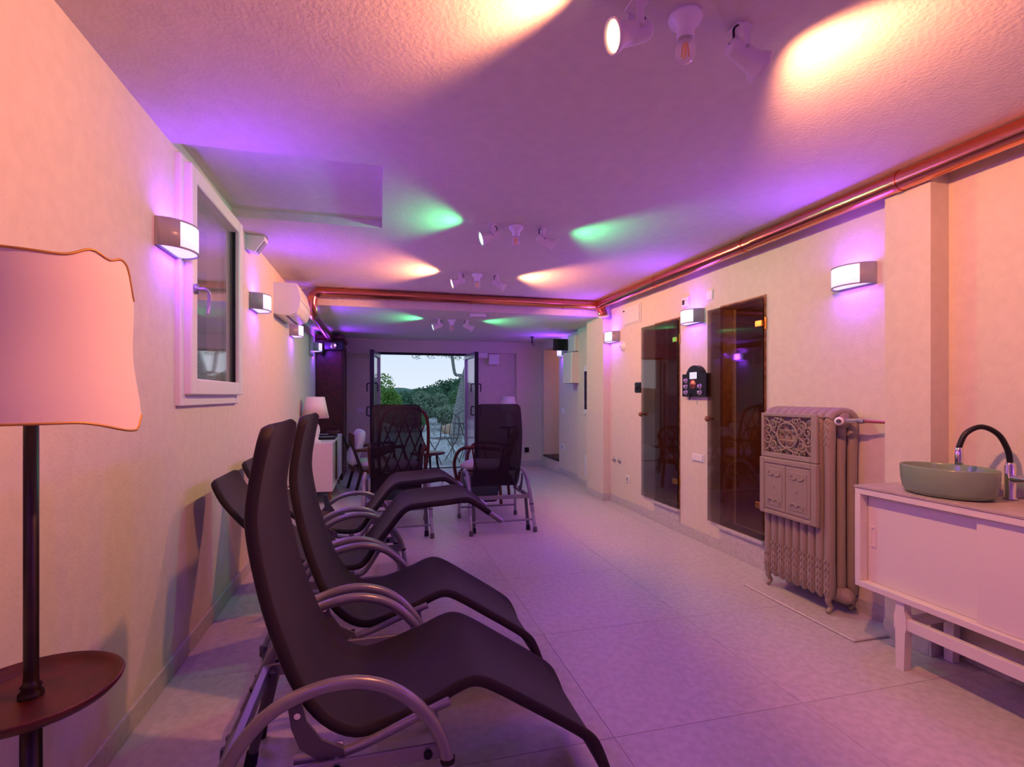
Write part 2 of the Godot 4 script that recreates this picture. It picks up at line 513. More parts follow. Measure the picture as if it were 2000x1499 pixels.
func garden_door() -> void:
	var w := Node3D.new()
	w.name = "door_1"
	w.set_meta("kind", "structure")
	add_child(w)
	var s := sn()
	for q in [[-0.029, 0.005, 0.0, 1.909], [1.405, 1.439, 0.0, 1.909], [0.005, 1.405, 1.875, 1.909], [0.005, 1.405, 0.0, 0.012]]:
		span(s, Vector3(q[0], q[2], FZ - 0.02), Vector3(q[1], q[3], FZ - 0.10), 0.003)
	obj("frame", s, M.dark_metal, w)
	for e in [[0.0, 1.0, 98.0], [1.41, -1.0, 94.0]]:
		var leaf := Node3D.new()
		leaf.name = "leaf"
		w.add_child(leaf, true)
		leaf.position = Vector3(e[0], 0.015, FZ + 0.005)
		leaf.rotation.y = deg_to_rad(-e[2]) * e[1] if e[1] > 0 else deg_to_rad(e[2])
		var dr: float = e[1]
		s = sn()
		for q in [[0.0, 0.05, 0.0, 1.87], [0.65, 0.70, 0.0, 1.87], [0.05, 0.65, 0.0, 0.08], [0.05, 0.65, 1.79, 1.87]]:
			span(s, Vector3(dr * q[0], q[2], -0.028), Vector3(dr * q[1], q[3], 0.028), 0.004)
		obj("leaf_frame", s, M.aluminium, leaf)
		s = sn()
		span(s, Vector3(dr * 0.70, 0.0, -0.03), Vector3(dr * 0.712, 1.87, 0.03), 0.002)
		obj("edge_seal", s, M.dark_metal, leaf)
		part("pane", leaf, M.pane, Vector3(dr * 0.35, 0.935, 0), Vector3(0.6, 1.72, 0.008), 0.0)
		for yz in [[1.32, 0.0], [0.97, 0.1]]:
			for sg in [-1, 1]:
				s = sn(true)
				var y: float = yz[0]
				tube(s, curve([Vector3(dr * 0.675, y + 0.05, 0.026 * sg), Vector3(dr * 0.675, y + 0.05, 0.07 * sg), Vector3(dr * 0.672, y, 0.078 * sg), Vector3(dr * 0.67, y - 0.07, 0.075 * sg)] + ([Vector3(dr * 0.675, y - 0.075, 0.026 * sg)] if yz[1] > 0 else []), 4), 0.009, 8)
				obj("handle", s, M.dark_metal, leaf)

# ---------------------------------------------------------------- lamps
func spot_light(parent: Node3D, at: Vector3, dir: Vector3, c: Color, e: float) -> void:
	var l := SpotLight3D.new()
	l.name = "beam"
	l.light_color = c
	l.light_energy = e
	l.spot_angle = 64.0
	l.spot_angle_attenuation = 0.45
	l.spot_range = 14
	l.spot_attenuation = 2
	l.light_size = 0.03
	l.shadow_enabled = true
	parent.add_child(l)
	l.position = at
	l.basis = Basis.looking_at(dir, Vector3.UP)
func ceiling_spot(at: Vector3, side: float, m: StandardMaterial3D, c: Color, e: float, tilt: float, label: String) -> void:
	var t := thing("ceiling_spot", label, "spotlight", at, 0.0 if side > 0 else PI, "adjustable ceiling spotlights")
	var s := sn()
	box(s, Vector3(0, -0.003, 0), Vector3(0.05, 0.006, 0.05), 0.001)
	box(s, Vector3(0, -0.04, 0.026), Vector3(0.022, 0.08, 0.003), 0.0008)
	box(s, Vector3(0, -0.04, -0.026), Vector3(0.022, 0.08, 0.003), 0.0008)
	obj("bracket", s, M.white_paint, t)
	var dir := Vector3(cos(tilt), -sin(tilt), 0)
	var piv := Vector3(0.0, -0.075, 0)
	s = sn(true)
	# can: closed back, ribbed barrel, flared rim; the profile runs along the beam
	var prof := [Vector2(0.0, -0.045), Vector2(0.020, -0.043), Vector2(0.025, -0.036)]
	for k in 6:
		prof.append(Vector2(0.0265 + k * 0.0009, -0.030 + k * 0.009)); prof.append(Vector2(0.0252 + k * 0.0009, -0.027 + k * 0.009))
	prof += [Vector2(0.031, 0.028), Vector2(0.033, 0.052), Vector2(0.042, 0.064), Vector2(0.045, 0.072), Vector2(0.045, 0.078), Vector2(0.041, 0.078), Vector2(0.038, 0.070)]
	var xf := Transform3D(Basis(Vector3(0, 0, 1).cross(dir), dir, Vector3(0, 0, 1)), piv)
	xf.basis = Basis(dir.cross(Vector3(0, 0, 1)), dir, Vector3(0, 0, 1))
	lathe(s, prof, 28, xf)
	var can := obj("housing", s, M.white_paint, t)
	s = sn(true)
	lathe(s, [Vector2(0.0385, 0.071), Vector2(0.030, 0.076), Vector2(0.0, 0.079)], 24, xf)
	obj("bulb_face", s, m, can)
	s = sn(true)
	tube(s, curve([Vector3(-0.018, -0.004, 0.014), Vector3(-0.034, -0.02, 0.014), Vector3(-0.032, -0.05, 0.01), piv + xf.basis * Vector3(0, -0.044, 0)], 5), 0.0035, 6)
	obj("cable", s, M.black_plastic, t)
	for z in [-0.029, 0.029]:
		s = sn(true)
		tube(s, [piv + Vector3(0, 0.0, z), piv + Vector3(0, 0, z * 1.14)], 0.006, 8)
		obj("screw", s, M.chrome, t)
	spot_light(t, piv + dir * 0.088, dir, c, e)
func bulb_socket(at: Vector3, label: String) -> void:
	var t := thing("bulb_holder", label, "lamp", at, 0.0, "bare bulb holders between the spotlights")
	var s := sn(true)
	lathe(s, [Vector2(0.0, 0.0), Vector2(0.046, 0.0), Vector2(0.048, -0.008), Vector2(0.044, -0.018), Vector2(0.028, -0.034), Vector2(0.024, -0.045), Vector2(0.024, -0.066), Vector2(0.021, -0.067), Vector2(0.019, -0.05), Vector2(0, -0.05)], 28)
	obj("holder", s, M.white_plastic, t)
	s = sn(true)
	var pr := [Vector2(0.013, -0.058), Vector2(0.014, -0.074)]
	for i in 12:
		var a := PI * 0.78 - PI * 0.78 * i / 11.0
		pr.append(Vector2(0.030 * sin(a) + 0.0001, -0.105 + 0.030 * cos(PI - a) * -1.0))
	var fixed := [Vector2(0.013, -0.058), Vector2(0.0145, -0.070), Vector2(0.022, -0.082), Vector2(0.0285, -0.094), Vector2(0.030, -0.106), Vector2(0.0275, -0.119), Vector2(0.019, -0.130), Vector2(0.008, -0.1355), Vector2(0.0, -0.136)]
	lathe(s, fixed, 24)
	var gl := obj("bulb", s, M.bulb_glass, t)
	s = sn(true)
	for k in 4:
		var a := TAU * k / 4 + 0.4
		tube(s, [Vector3(0.006 * cos(a), -0.078, 0.006 * sin(a)), Vector3(0.010 * cos(a), -0.118, 0.010 * sin(a))], 0.0022, 6)
	obj("filament", s, M.filament, gl)
func sconce(at: Vector3, inward: float, label: String) -> void:
	# half-oval wall light: solid cheeks at both ends, opal front, opal top and bottom
	var t := thing("wall_sconce", label, "wall light", at, 0.0 if inward > 0 else PI, "violet wall lights")
	var H := 0.115; var A := 0.105; var B := 0.122
	var arc := func(a0: float, a1: float, n: int, k: float) -> Array:
		var o := []
		for i in n + 1:
			var a := lerpf(a0, a1, float(i) / n)
			o.append(Vector3(0.012 + A * k * cos(a), 0, B * k * sin(a)))
		return o
	var shell := func(s: SurfaceTool, a0: float, a1: float, n: int, y0: float, y1: float, ko: float, ki: float) -> void:
		var po: Array = arc.call(a0, a1, n, ko)
		var pi: Array = arc.call(a0, a1, n, ki)
		var rings := []
		for i in n + 1:
			rings.append([po[i] + Vector3(0, y1, 0), pi[i] + Vector3(0, y1, 0), pi[i] + Vector3(0, y0, 0), po[i] + Vector3(0, y0, 0)])
		loft(s, rings)
	var s := sn()
	var q := deg_to_rad(48)
	shell.call(s, q, PI / 2, 8, -H / 2, H / 2, 1.0, 0.94)
	shell.call(s, -PI / 2, -q, 8, -H / 2, H / 2, 1.0, 0.94)
	shell.call(s, -q, q, 14, -H / 2, -H / 2 + 0.007, 1.0, 0.94)
	shell.call(s, -q, q, 14, H / 2 - 0.007, H / 2, 1.0, 0.94)
	obj("housing", s, M.grey_plastic, t)
	s = sn()
	box(s, Vector3(0.006, 0, 0), Vector3(0.012, H, 2 * B), 0.001)
	obj("back_plate", s, M.grey_plastic, t)
	s = sn()
	shell.call(s, -q, q, 14, -H / 2 + 0.007, H / 2 - 0.007, 0.985, 0.95)
	obj("front_diffuser", s, M.lamp_violet, t)
	for y in [-H / 2 + 0.006, H / 2 - 0.006]:
		s = sn()
		var p: Array = arc.call(-PI / 2, PI / 2, 18, 0.94)
		for i in 18:
			tri(s, Vector3(0.012, y, 0), p[i] + Vector3(0, y, 0), p[i + 1] + Vector3(0, y, 0))
		obj("end_diffuser", s, M.lamp_violet, t)
	for k in 3:
		var l := AreaLight3D.new()
		l.name = ["up_light", "down_light", "front_light"][k]
		l.light_color = VIOLET
		l.light_energy = UPDOWN_E if k < 2 else FRONT_E
		l.area_size = Vector2(0.07, 0.17) if k < 2 else Vector2(0.12, 0.09)
		l.area_range = 12
		l.shadow_enabled = true
		t.add_child(l)
		l.position = [Vector3(0.055, H / 2 + 0.002, 0), Vector3(0.055, -H / 2 - 0.002, 0), Vector3(0.122, 0, 0)][k]
		l.basis = Basis.looking_at([Vector3.UP, Vector3.DOWN, Vector3.RIGHT][k], Vector3.FORWARD if k < 2 else Vector3.UP)
func lamps() -> void:
	var rows := [[-1.295, M.lamp_warm, WARM, CH, "nearest the camera", "warm", WARM_E], [-3.17, M.lamp_green, GREEN, CH, "in the second row", "green", GREEN_E], [-4.50, M.lamp_warm, WARM, CH, "just before the copper pipe", "warm", WARM_E], [-6.15, M.lamp_green, GREEN, FC, "beyond the ceiling step", "green", GREEN_E]]
	for r in rows:
		ceiling_spot(Vector3(0.695, r[3], r[0]), -1.0, r[1], r[2], r[6], 0.32, "white ceiling spotlight %s, glowing %s and aimed left" % [r[4], r[5]])
		ceiling_spot(Vector3(1.035, r[3], r[0]), 1.0, r[1], r[2], r[6], 0.42, "white ceiling spotlight %s, throwing %s light to the right" % [r[4], r[5]])
		bulb_socket(Vector3(0.85, r[3], r[0]), "unlit bare filament bulb in white holder %s" % r[4])
	var names := ["beside the tall window", "left of the air conditioner", "just below the air conditioner", "beside the dark wardrobe"]
	var zl := [-2.45, -3.99, -5.62, -7.40]
	for i in 4: sconce(Vector3(LX, 1.862, zl[i]), 1.0, "violet glowing wall light on the left wall " + names[i])
	sconce(Vector3(LX, 1.862, 0.55), 1.0, "violet glowing wall light on the left wall, out of view behind the camera")
	sconce(Vector3(RX, 1.862, 0.55), -1.0, "violet glowing wall light on the right wall, out of view behind the camera")
	names = ["next to the pilaster above the radiator", "between the two glass cabin doors", "below the wall hatch by the column", "beside the dark monitor far back"]
	var zr := [-2.276, -3.777, -5.287, -7.35]
	for i in 4: sconce(Vector3(RX if i < 3 else 2.74, 1.862, zr[i]), -1.0, "violet glowing wall light on the right wall " + names[i])

# ---------------------------------------------------------------- copper pipe
func pipes() -> void:
	var t := thing("copper_duct", "polished copper duct running under the ceiling along right wall and across the step", "pipe", Vector3.ZERO)
	var y := 2.236; var r := 0.047; var px := 2.43; var pz := -5.425
	var segs := [[Vector3(px, y, 1.4), Vector3(px, y, -1.0)], [Vector3(px, y, -1.0), Vector3(px, y, -2.9)], [Vector3(px, y, -2.9), Vector3(px, y, -4.4)], [Vector3(px, y, -4.4), Vector3(px, y, pz + 0.10)],
		[Vector3(px - 0.12, y, pz), Vector3(1.35, y, pz)], [Vector3(1.35, y, pz), Vector3(0.1, y, pz)], [Vector3(0.1, y, pz), Vector3(-0.52, y, pz)],
		[Vector3(-0.64, 2.02, pz - 0.09), Vector3(-0.65, 2.02, -6.6)], [Vector3(-0.65, 2.02, -6.6), Vector3(-0.66, 2.02, -7.64)]]
	for g in segs:
		var s := sn(true)
		tube(s, [g[0], g[1]], r, 28)
		obj("pipe", s, M.copper, t)
	var s := sn(true)
	tube(s, curve([Vector3(-0.50, y, pz), Vector3(-0.57, y, pz), Vector3(-0.625, y - 0.03, pz), Vector3(-0.64, y - 0.09, pz), Vector3(-0.64, 2.10, pz - 0.005), Vector3(-0.64, 2.045, pz - 0.03), Vector3(-0.64, 2.02, pz - 0.10)], 6), r + 0.001, 24)
	obj("elbow", s, M.copper, t)
	s = sn(true)
	tube(s, [Vector3(px, y, pz + 0.14), Vector3(px, y, pz - 0.05)], r + 0.003, 24)
	tube(s, [Vector3(px - 0.16, y, pz), Vector3(px + 0.02, y, pz)], r + 0.003, 24)
	tube(s, [Vector3(px, y, pz + 0.02), Vector3(px + 0.035, 2.125, pz + 0.06)], r + 0.003, 24)
	obj("tee", s, M.copper, t)
	for c in [[Vector3(px, y, -1.22), 2], [Vector3(px, y, -1.92), 2], [Vector3(px, y, -3.0), 2], [Vector3(px, y, -4.15), 2], [Vector3(2.0, y, pz), 0], [Vector3(0.95, y, pz), 0], [Vector3(-0.36, y, pz), 0], [Vector3(-0.65, 2.02, -6.2), 2]]:
		s = sn(true)
		var d: Vector3 = Vector3(0.012, 0, 0) if c[1] == 0 else Vector3(0, 0, 0.012)
		tube(s, [c[0] - d, c[0] + d], r + 0.004, 24)
		tube(s, [c[0] + Vector3(0, r, 0), Vector3(c[0].x, CH if c[0].z > -5.6 else FC, c[0].z)], 0.004, 6)
		obj("clip", s, M.copper, t)
	s = sn(true)
	var xf := xfm(Vector3(px + 0.037, 2.118, pz + 0.063), Vector3(0.35, 0, 0.3))
	lathe(s, [Vector2(0.0, 0.0), Vector2(0.060, 0.0), Vector2(0.064, -0.006), Vector2(0.060, -0.012), Vector2(0.048, -0.012), Vector2(0.046, -0.006), Vector2(0, -0.006)], 28, xf)
	var gr := obj("outlet_grille", s, M.white_plastic, t)
	for i in 7:
		s = sn()
		var w := 2.0 * sqrt(0.046 * 0.046 - pow((i - 3) * 0.013, 2))
		box(s, xf * Vector3((i - 3) * 0.013, -0.009, 0), Vector3(0.005, 0.006, w), 0.001, xf.basis)
		obj("grille_bar", s, M.white_plastic, gr)

# ---------------------------------------------------------------- loungers
const UPRIGHT := [[-0.272, 1.10], [-0.286, 1.03], [-0.300, 0.93], [-0.297, 0.85], [-0.270, 0.71], [-0.235, 0.59], [-0.19, 0.475], [-0.13, 0.39], [-0.055, 0.347], [0.03, 0.36], [0.14, 0.395], [0.21, 0.424], [0.255, 0.43], [0.31, 0.405], [0.42, 0.333], [0.52, 0.266], [0.59, 0.213], [0.62, 0.165], [0.65, 0.085], [0.665, 0.045]]
const RECLINED := [[-0.712, 0.778], [-0.665, 0.69], [-0.56, 0.569], [-0.44, 0.47], [-0.33, 0.395], [-0.165, 0.357], [-0.07, 0.355], [-0.03, 0.385], [0.0, 0.429], [0.075, 0.525], [0.14, 0.605], [0.19, 0.634], [0.27, 0.641], [0.38, 0.648], [0.46, 0.655], [0.50, 0.648], [0.56, 0.608], [0.625, 0.560]]
func sling_shape(prof: Array, w0: float, w1: float, w2: float) -> SurfaceTool:
	var pts := []
	for p in prof: pts.append(Vector3(p[0], p[1], 0))
	pts = curve(pts, 4)
	var d0: Vector3 = (pts[0] - pts[1]).normalized()
	var ext := []
	for k in 7: ext.append(pts[0] + d0 * 0.028 * (1.0 - k / 7.0) * (1.0 - k / 14.0))
	pts = ext + pts
	var rings := []
	var n := pts.size()
	for i in n:
		var t: Vector3 = (pts[mini(i + 1, n - 1)] - pts[maxi(i - 1, 0)]).normalized()
		var nn := Vector3(-t.y, t.x, 0)
		var f := float(i) / (n - 1)
		var w := lerpf(w0, w1, smoothstep(0.0, 0.35, f)) if f < 0.5 else lerpf(w1, w2, smoothstep(0.5, 1.0, f))
		# rounded corners at both ends of the sling
		var e0: float = pts[0].distance_to(pts[i])
		var e1: float = pts[n - 1].distance_to(pts[i])
		var e := minf(e0, e1)
		var cr := 0.045
		if e < cr: w -= cr - sqrt(maxf(cr * cr - (cr - e) * (cr - e), 0.0))
		var th := clampf(sqrt(e / 0.012), 0.25, 1.0)
		var ring := []
		for q in [[-1.0, -0.012], [-1.0, 0.0], [-0.985, 0.013], [-0.95, 0.015], [-0.88, 0.004], [0.0, 0.002], [0.88, 0.004], [0.95, 0.015], [0.985, 0.013], [1.0, 0.0], [1.0, -0.012], [0.96, -0.016], [0.88, -0.004], [0.0, -0.003], [-0.88, -0.004], [-0.96, -0.016]]:
			ring.append(pts[i] + nn * (q[1] * th) + Vector3(0, 0, w * q[0]))
		rings.append(ring)
	var s := sn(true)
	loft(s, rings)
	return s
func make_lounger(reclined: bool, fabric: Material, label: String, group: String) -> Node3D:
	var t := thing("lounge_chair", label, "lounger", Vector3.ZERO, 0.0, group)
	var prof := RECLINED if reclined else UPRIGHT
	obj("sling", sling_shape(prof, 0.205, 0.222, 0.205), fabric, t)
	for sg in [-1.0, 1.0]:
		var path := []
		for p in [[-0.485, 0.03, 0.285], [-0.455, 0.10, 0.283], [-0.395, 0.23, 0.28], [-0.325, 0.37, 0.274], [-0.255, 0.45, 0.272], [-0.165, 0.492, 0.27], [-0.055, 0.502, 0.27], [0.05, 0.462, 0.272], [0.138, 0.365, 0.275], [0.175, 0.25, 0.28], [0.188, 0.13, 0.284], [0.192, 0.03, 0.286]]:
			path.append(Vector3(p[0], p[1], p[2] * sg))
		var fine := curve(path, 4)
		var s := sn(true)
		tube(s, fine.slice(6, 36), 0.0165, 14)
		obj("armrest_bow", s, M.bow_metal, t)
		s = sn(true)
		tube(s, fine.slice(0, 9), 0.013, 12)
		var rl := obj("leg", s, M.aluminium, t)
		s = sn(true)
		tube(s, fine.slice(34), 0.013, 12)
		var fl := obj("leg", s, M.aluminium, t)
		for q in [[rl, fine[0], fine[8]], [fl, fine[fine.size() - 1], fine[35]]]:
			s = sn(true)
			tube(s, [q[1] + Vector3(0, -0.03, 0), q[1] + Vector3(0, -0.022, 0), q[1] + Vector3(0, 0.012, 0), q[1] + Vector3(0, 0.016, 0)], [0.017, 0.019, 0.0175, 0.0145], 12)
			obj("foot_cap", s, M.foot_grey, q[0])
			s = sn(true)
			tube(s, [q[2] + Vector3(0, -0.006, 0), q[2] + Vector3(0, 0.006, 0)], 0.0185, 12)
			obj("ring", s, M.rubber, q[0])
		s = sn()
		span(s, Vector3(-0.36, 0.275, 0.262 * sg - 0.006), Vector3(0.165, 0.315, 0.262 * sg + 0.006), 0.003)
		var rail := obj("side_rail", s, M.bow_metal, t)
		for x in [-0.10, 0.12]:
			s = sn(true)
			tube(s, [Vector3(x, 0.295, 0.266 * sg), Vector3(x, 0.295, 0.276 * sg)], 0.011, 10)
			obj("bolt", s, M.dark_metal, rail)
		s = sn(true)
		tube(s, [Vector3(-0.335, 0.30, 0.240 * sg), Vector3(-0.398, 0.03, 0.246 * sg)], 0.015, 12)
		var ps := obj("prop_leg", s, M.foot_grey, t)
		s = sn(true)
		tube(s, [Vector3(-0.396, 0.045, 0.246 * sg), Vector3(-0.404, 0.0, 0.246 * sg)], [0.018, 0.020], 12)
		obj("foot_cap", s, M.rubber, ps)
		# seat carrier: stub tube, curved hinge plate and the tube that runs under the sling edge
		s = sn(true)
		var e: Array = prof
		var lo := Vector3(-0.055, 0.345, 0)
		var edge: float = 0.232 * sg
		if reclined:
			tube(s, curve([Vector3(-0.28, 0.36, edge), Vector3(-0.16, 0.325, edge), Vector3(-0.06, 0.32, edge), Vector3(-0.01, 0.37, edge), Vector3(0.05, 0.47, edge)], 5), 0.012, 10)
		else:
			tube(s, curve([Vector3(-0.20, 0.31, edge), Vector3(-0.11, 0.308, edge), Vector3(-0.03, 0.325, edge), Vector3(0.08, 0.365, edge), Vector3(0.18, 0.40, edge)], 5), 0.012, 10)
		obj("seat_tube", s, M.bow_metal, t)
		s = sn()
		var off := Vector3(-0.10, 0.03, 0) if reclined else Vector3.ZERO
		var xf := Transform3D(Basis(), Vector3(0, 0, edge + 0.014 * sg - 0.004) + off)
		prism(s, [Vector2(-0.215, 0.475), Vector2(-0.185, 0.475), Vector2(-0.17, 0.41), Vector2(-0.135, 0.36), Vector2(-0.085, 0.33), Vector2(-0.08, 0.305), Vector2(-0.10, 0.295), Vector2(-0.135, 0.305), Vector2(-0.185, 0.345), Vector2(-0.205, 0.40)], 0.008, xf)
		var hp := obj("hinge_plate", s, M.foot_grey, t)
		for p in [Vector3(-0.19, 0.43, 0), Vector3(-0.10, 0.312, 0)]:
			var c: Vector3 = p + off + Vector3(0, 0, edge + 0.014 * sg)
			s = sn(true)
			tube(s, [c, c + Vector3(0, 0, 0.010 * sg)], 0.008, 8)
			obj("rivet", s, M.chrome, hp)
		# link between rail and seat
		s = sn()
		span(s, Vector3(-0.115, 0.29, edge + 0.006 * sg), Vector3(-0.085, 0.345, edge + 0.010 * sg), 0.001)
		obj("link", s, M.chrome, t)
	for x in [-0.452, 0.188]:
		var s := sn(true)
		tube(s, [Vector3(x, 0.105, -0.282), Vector3(x, 0.105, 0.282)], 0.009, 10)
		obj("stretcher", s, M.bow_metal, t)
	var s2 := sn()
	span(s2, Vector3(-0.37, 0.278, -0.262), Vector3(-0.345, 0.312, 0.262), 0.003)
	obj("crossbar", s2, M.bow_metal, t)
	if reclined:
		for sg in [-1.0, 1.0]:
			var s := sn(true)
			tube(s, [Vector3(0.60, 0.578, 0.205 * sg), Vector3(0.665, 0.532, 0.205 * sg)], 0.014, 10)
			obj("tube_end", s, M.bow_metal, t)
	return t
func loungers() -> void:
	var g := "black sling loungers"
	var a := make_lounger(false, M.sling_fabric, "upright dark sling lounger nearest the camera, seen from the side", g)
	a.position = Vector3(0, 0, -1.575)
	var b := a.duplicate()
	b.name = numbered("lounge_chair"); add_child(b); b.position = Vector3(0, 0, -2.21)
	b.set_meta("label", "upright dark sling lounger standing second in the row along the left wall")
	var c := make_lounger(true, M.sling_fabric, "tilted back dark lounger with raised footrest, third in the row", g)
	c.position = Vector3(-0.03, 0, -2.864)
	var d := c.duplicate()
	d.name = numbered("lounge_chair"); add_child(d); d.position = Vector3(-0.065, 0, -3.568)
	d.set_meta("label", "tilted back dark lounger farthest along the left wall row, beside the white sideboard")
	var e := make_lounger(false, M.sling_mesh, "lounger turned to the garden door, its mesh back showing rattan behind", g)
	e.position = Vector3(0.15, 0, -4.83); e.rotation.y = PI / 2
	var f := e.duplicate()
	f.name = numbered("lounge_chair"); add_child(f); f.position = Vector3(1.05, 0, -4.81)
	f.set_meta("label", "lounger turned to the far wall, right of the garden door view")

# ---------------------------------------------------------------- near left: floor lamp with tray
func floor_lamp() -> void:
	var t := thing("floor_lamp", "dark wooden floor lamp with round tray and wavy cream shade", "floor lamp", Vector3(-0.684, 0, -1.253))
	var s := sn(true)
	lathe(s, [Vector2(0, 0.0), Vector2(0.13, 0.0), Vector2(0.132, 0.012), Vector2(0.10, 0.022), Vector2(0.03, 0.035), Vector2(0.019, 0.06), Vector2(0.0175, 0.58), Vector2(0.0, 0.58)], 32)
	obj("base", s, M.dark_wood, t)
	s = sn(true)
	lathe(s, [Vector2(0.0, 0.580), Vector2(0.12, 0.580), Vector2(0.138, 0.584), Vector2(0.150, 0.597), Vector2(0.153, 0.606), Vector2(0.150, 0.608), Vector2(0.142, 0.600), Vector2(0.130, 0.593), Vector2(0.118, 0.590), Vector2(0.0, 0.590)], 48)
	obj("tray", s, M.mahogany, t)
	s = sn(true)
	lathe(s, [Vector2(0.021, 0.590), Vector2(0.021, 0.598), Vector2(0.015, 0.606), Vector2(0.018, 0.612), Vector2(0.013, 0.618), Vector2(0.0125, 0.63), Vector2(0.0125, 1.20), Vector2(0.0, 1.20)], 20)
	obj("pole", s, M.dark_wood, t)
	# shade: a curved screen, wavy above and below, open towards the wall
	var n := 60
	var cols := []
	var bot := []
	var top := []
	for i in n + 1:
		var f := float(i) / n
		var a := lerpf(deg_to_rad(-12), deg_to_rad(192), f)        # 0 = +x, 90 = towards the camera
		var u := absf(f - 0.5) * 2.0                                # 0 in the middle, 1 at the two edges
		var yt := 1.462 + 0.022 * exp(-pow((u - 0.58) / 0.10, 2)) + 0.020 * exp(-pow((u - 0.80) / 0.09, 2)) - 0.055 * smoothstep(0.86, 1.0, u)
		var yb := 1.150 - 0.022 * smoothstep(0.45, 0.85, u) + 0.030 * smoothstep(0.90, 1.0, u)
		var col := []
		for k in 9:
			var v := k / 8.0
			var rr := lerpf(0.184, 0.170, v) + 0.004 * cos(v * PI * 2.0) - 0.004
			col.append(Vector3(cos(a) * rr, lerpf(yb, yt, v), sin(a) * rr))
		cols.append(col)
		bot.append(col[0]); top.append(col[8])
	s = sn(true)
	loft(s, cols, false, false)
	var inner := []
	for col in cols:
		var q := []
		for p in col: q.append(Vector3(p.x * 0.985, p.y, p.z * 0.985))
		inner.append(q)
	loft(s, inner, false, false)
	var sh := obj("lamp_shade", s, M.shade_fabric, t)
	s = sn(true)
	tube(s, bot, 0.0028, 6); tube(s, top, 0.0028, 6)
	obj("braid", s, M.gold_braid, sh)
	s = sn(true)
	tube(s, [Vector3(0, 1.20, 0), Vector3(0, 1.30, 0)], 0.016, 12)
	tube(s, [Vector3(0, 1.25, 0), Vector3(0.05, 1.28, 0.09), Vector3(0.10, 1.30, 0.135)], 0.003, 6)
	tube(s, [Vector3(0, 1.25, 0), Vector3(-0.05, 1.28, 0.09), Vector3(-0.10, 1.30, 0.135)], 0.003, 6)
	obj("lamp_holder", s, M.brass, t)

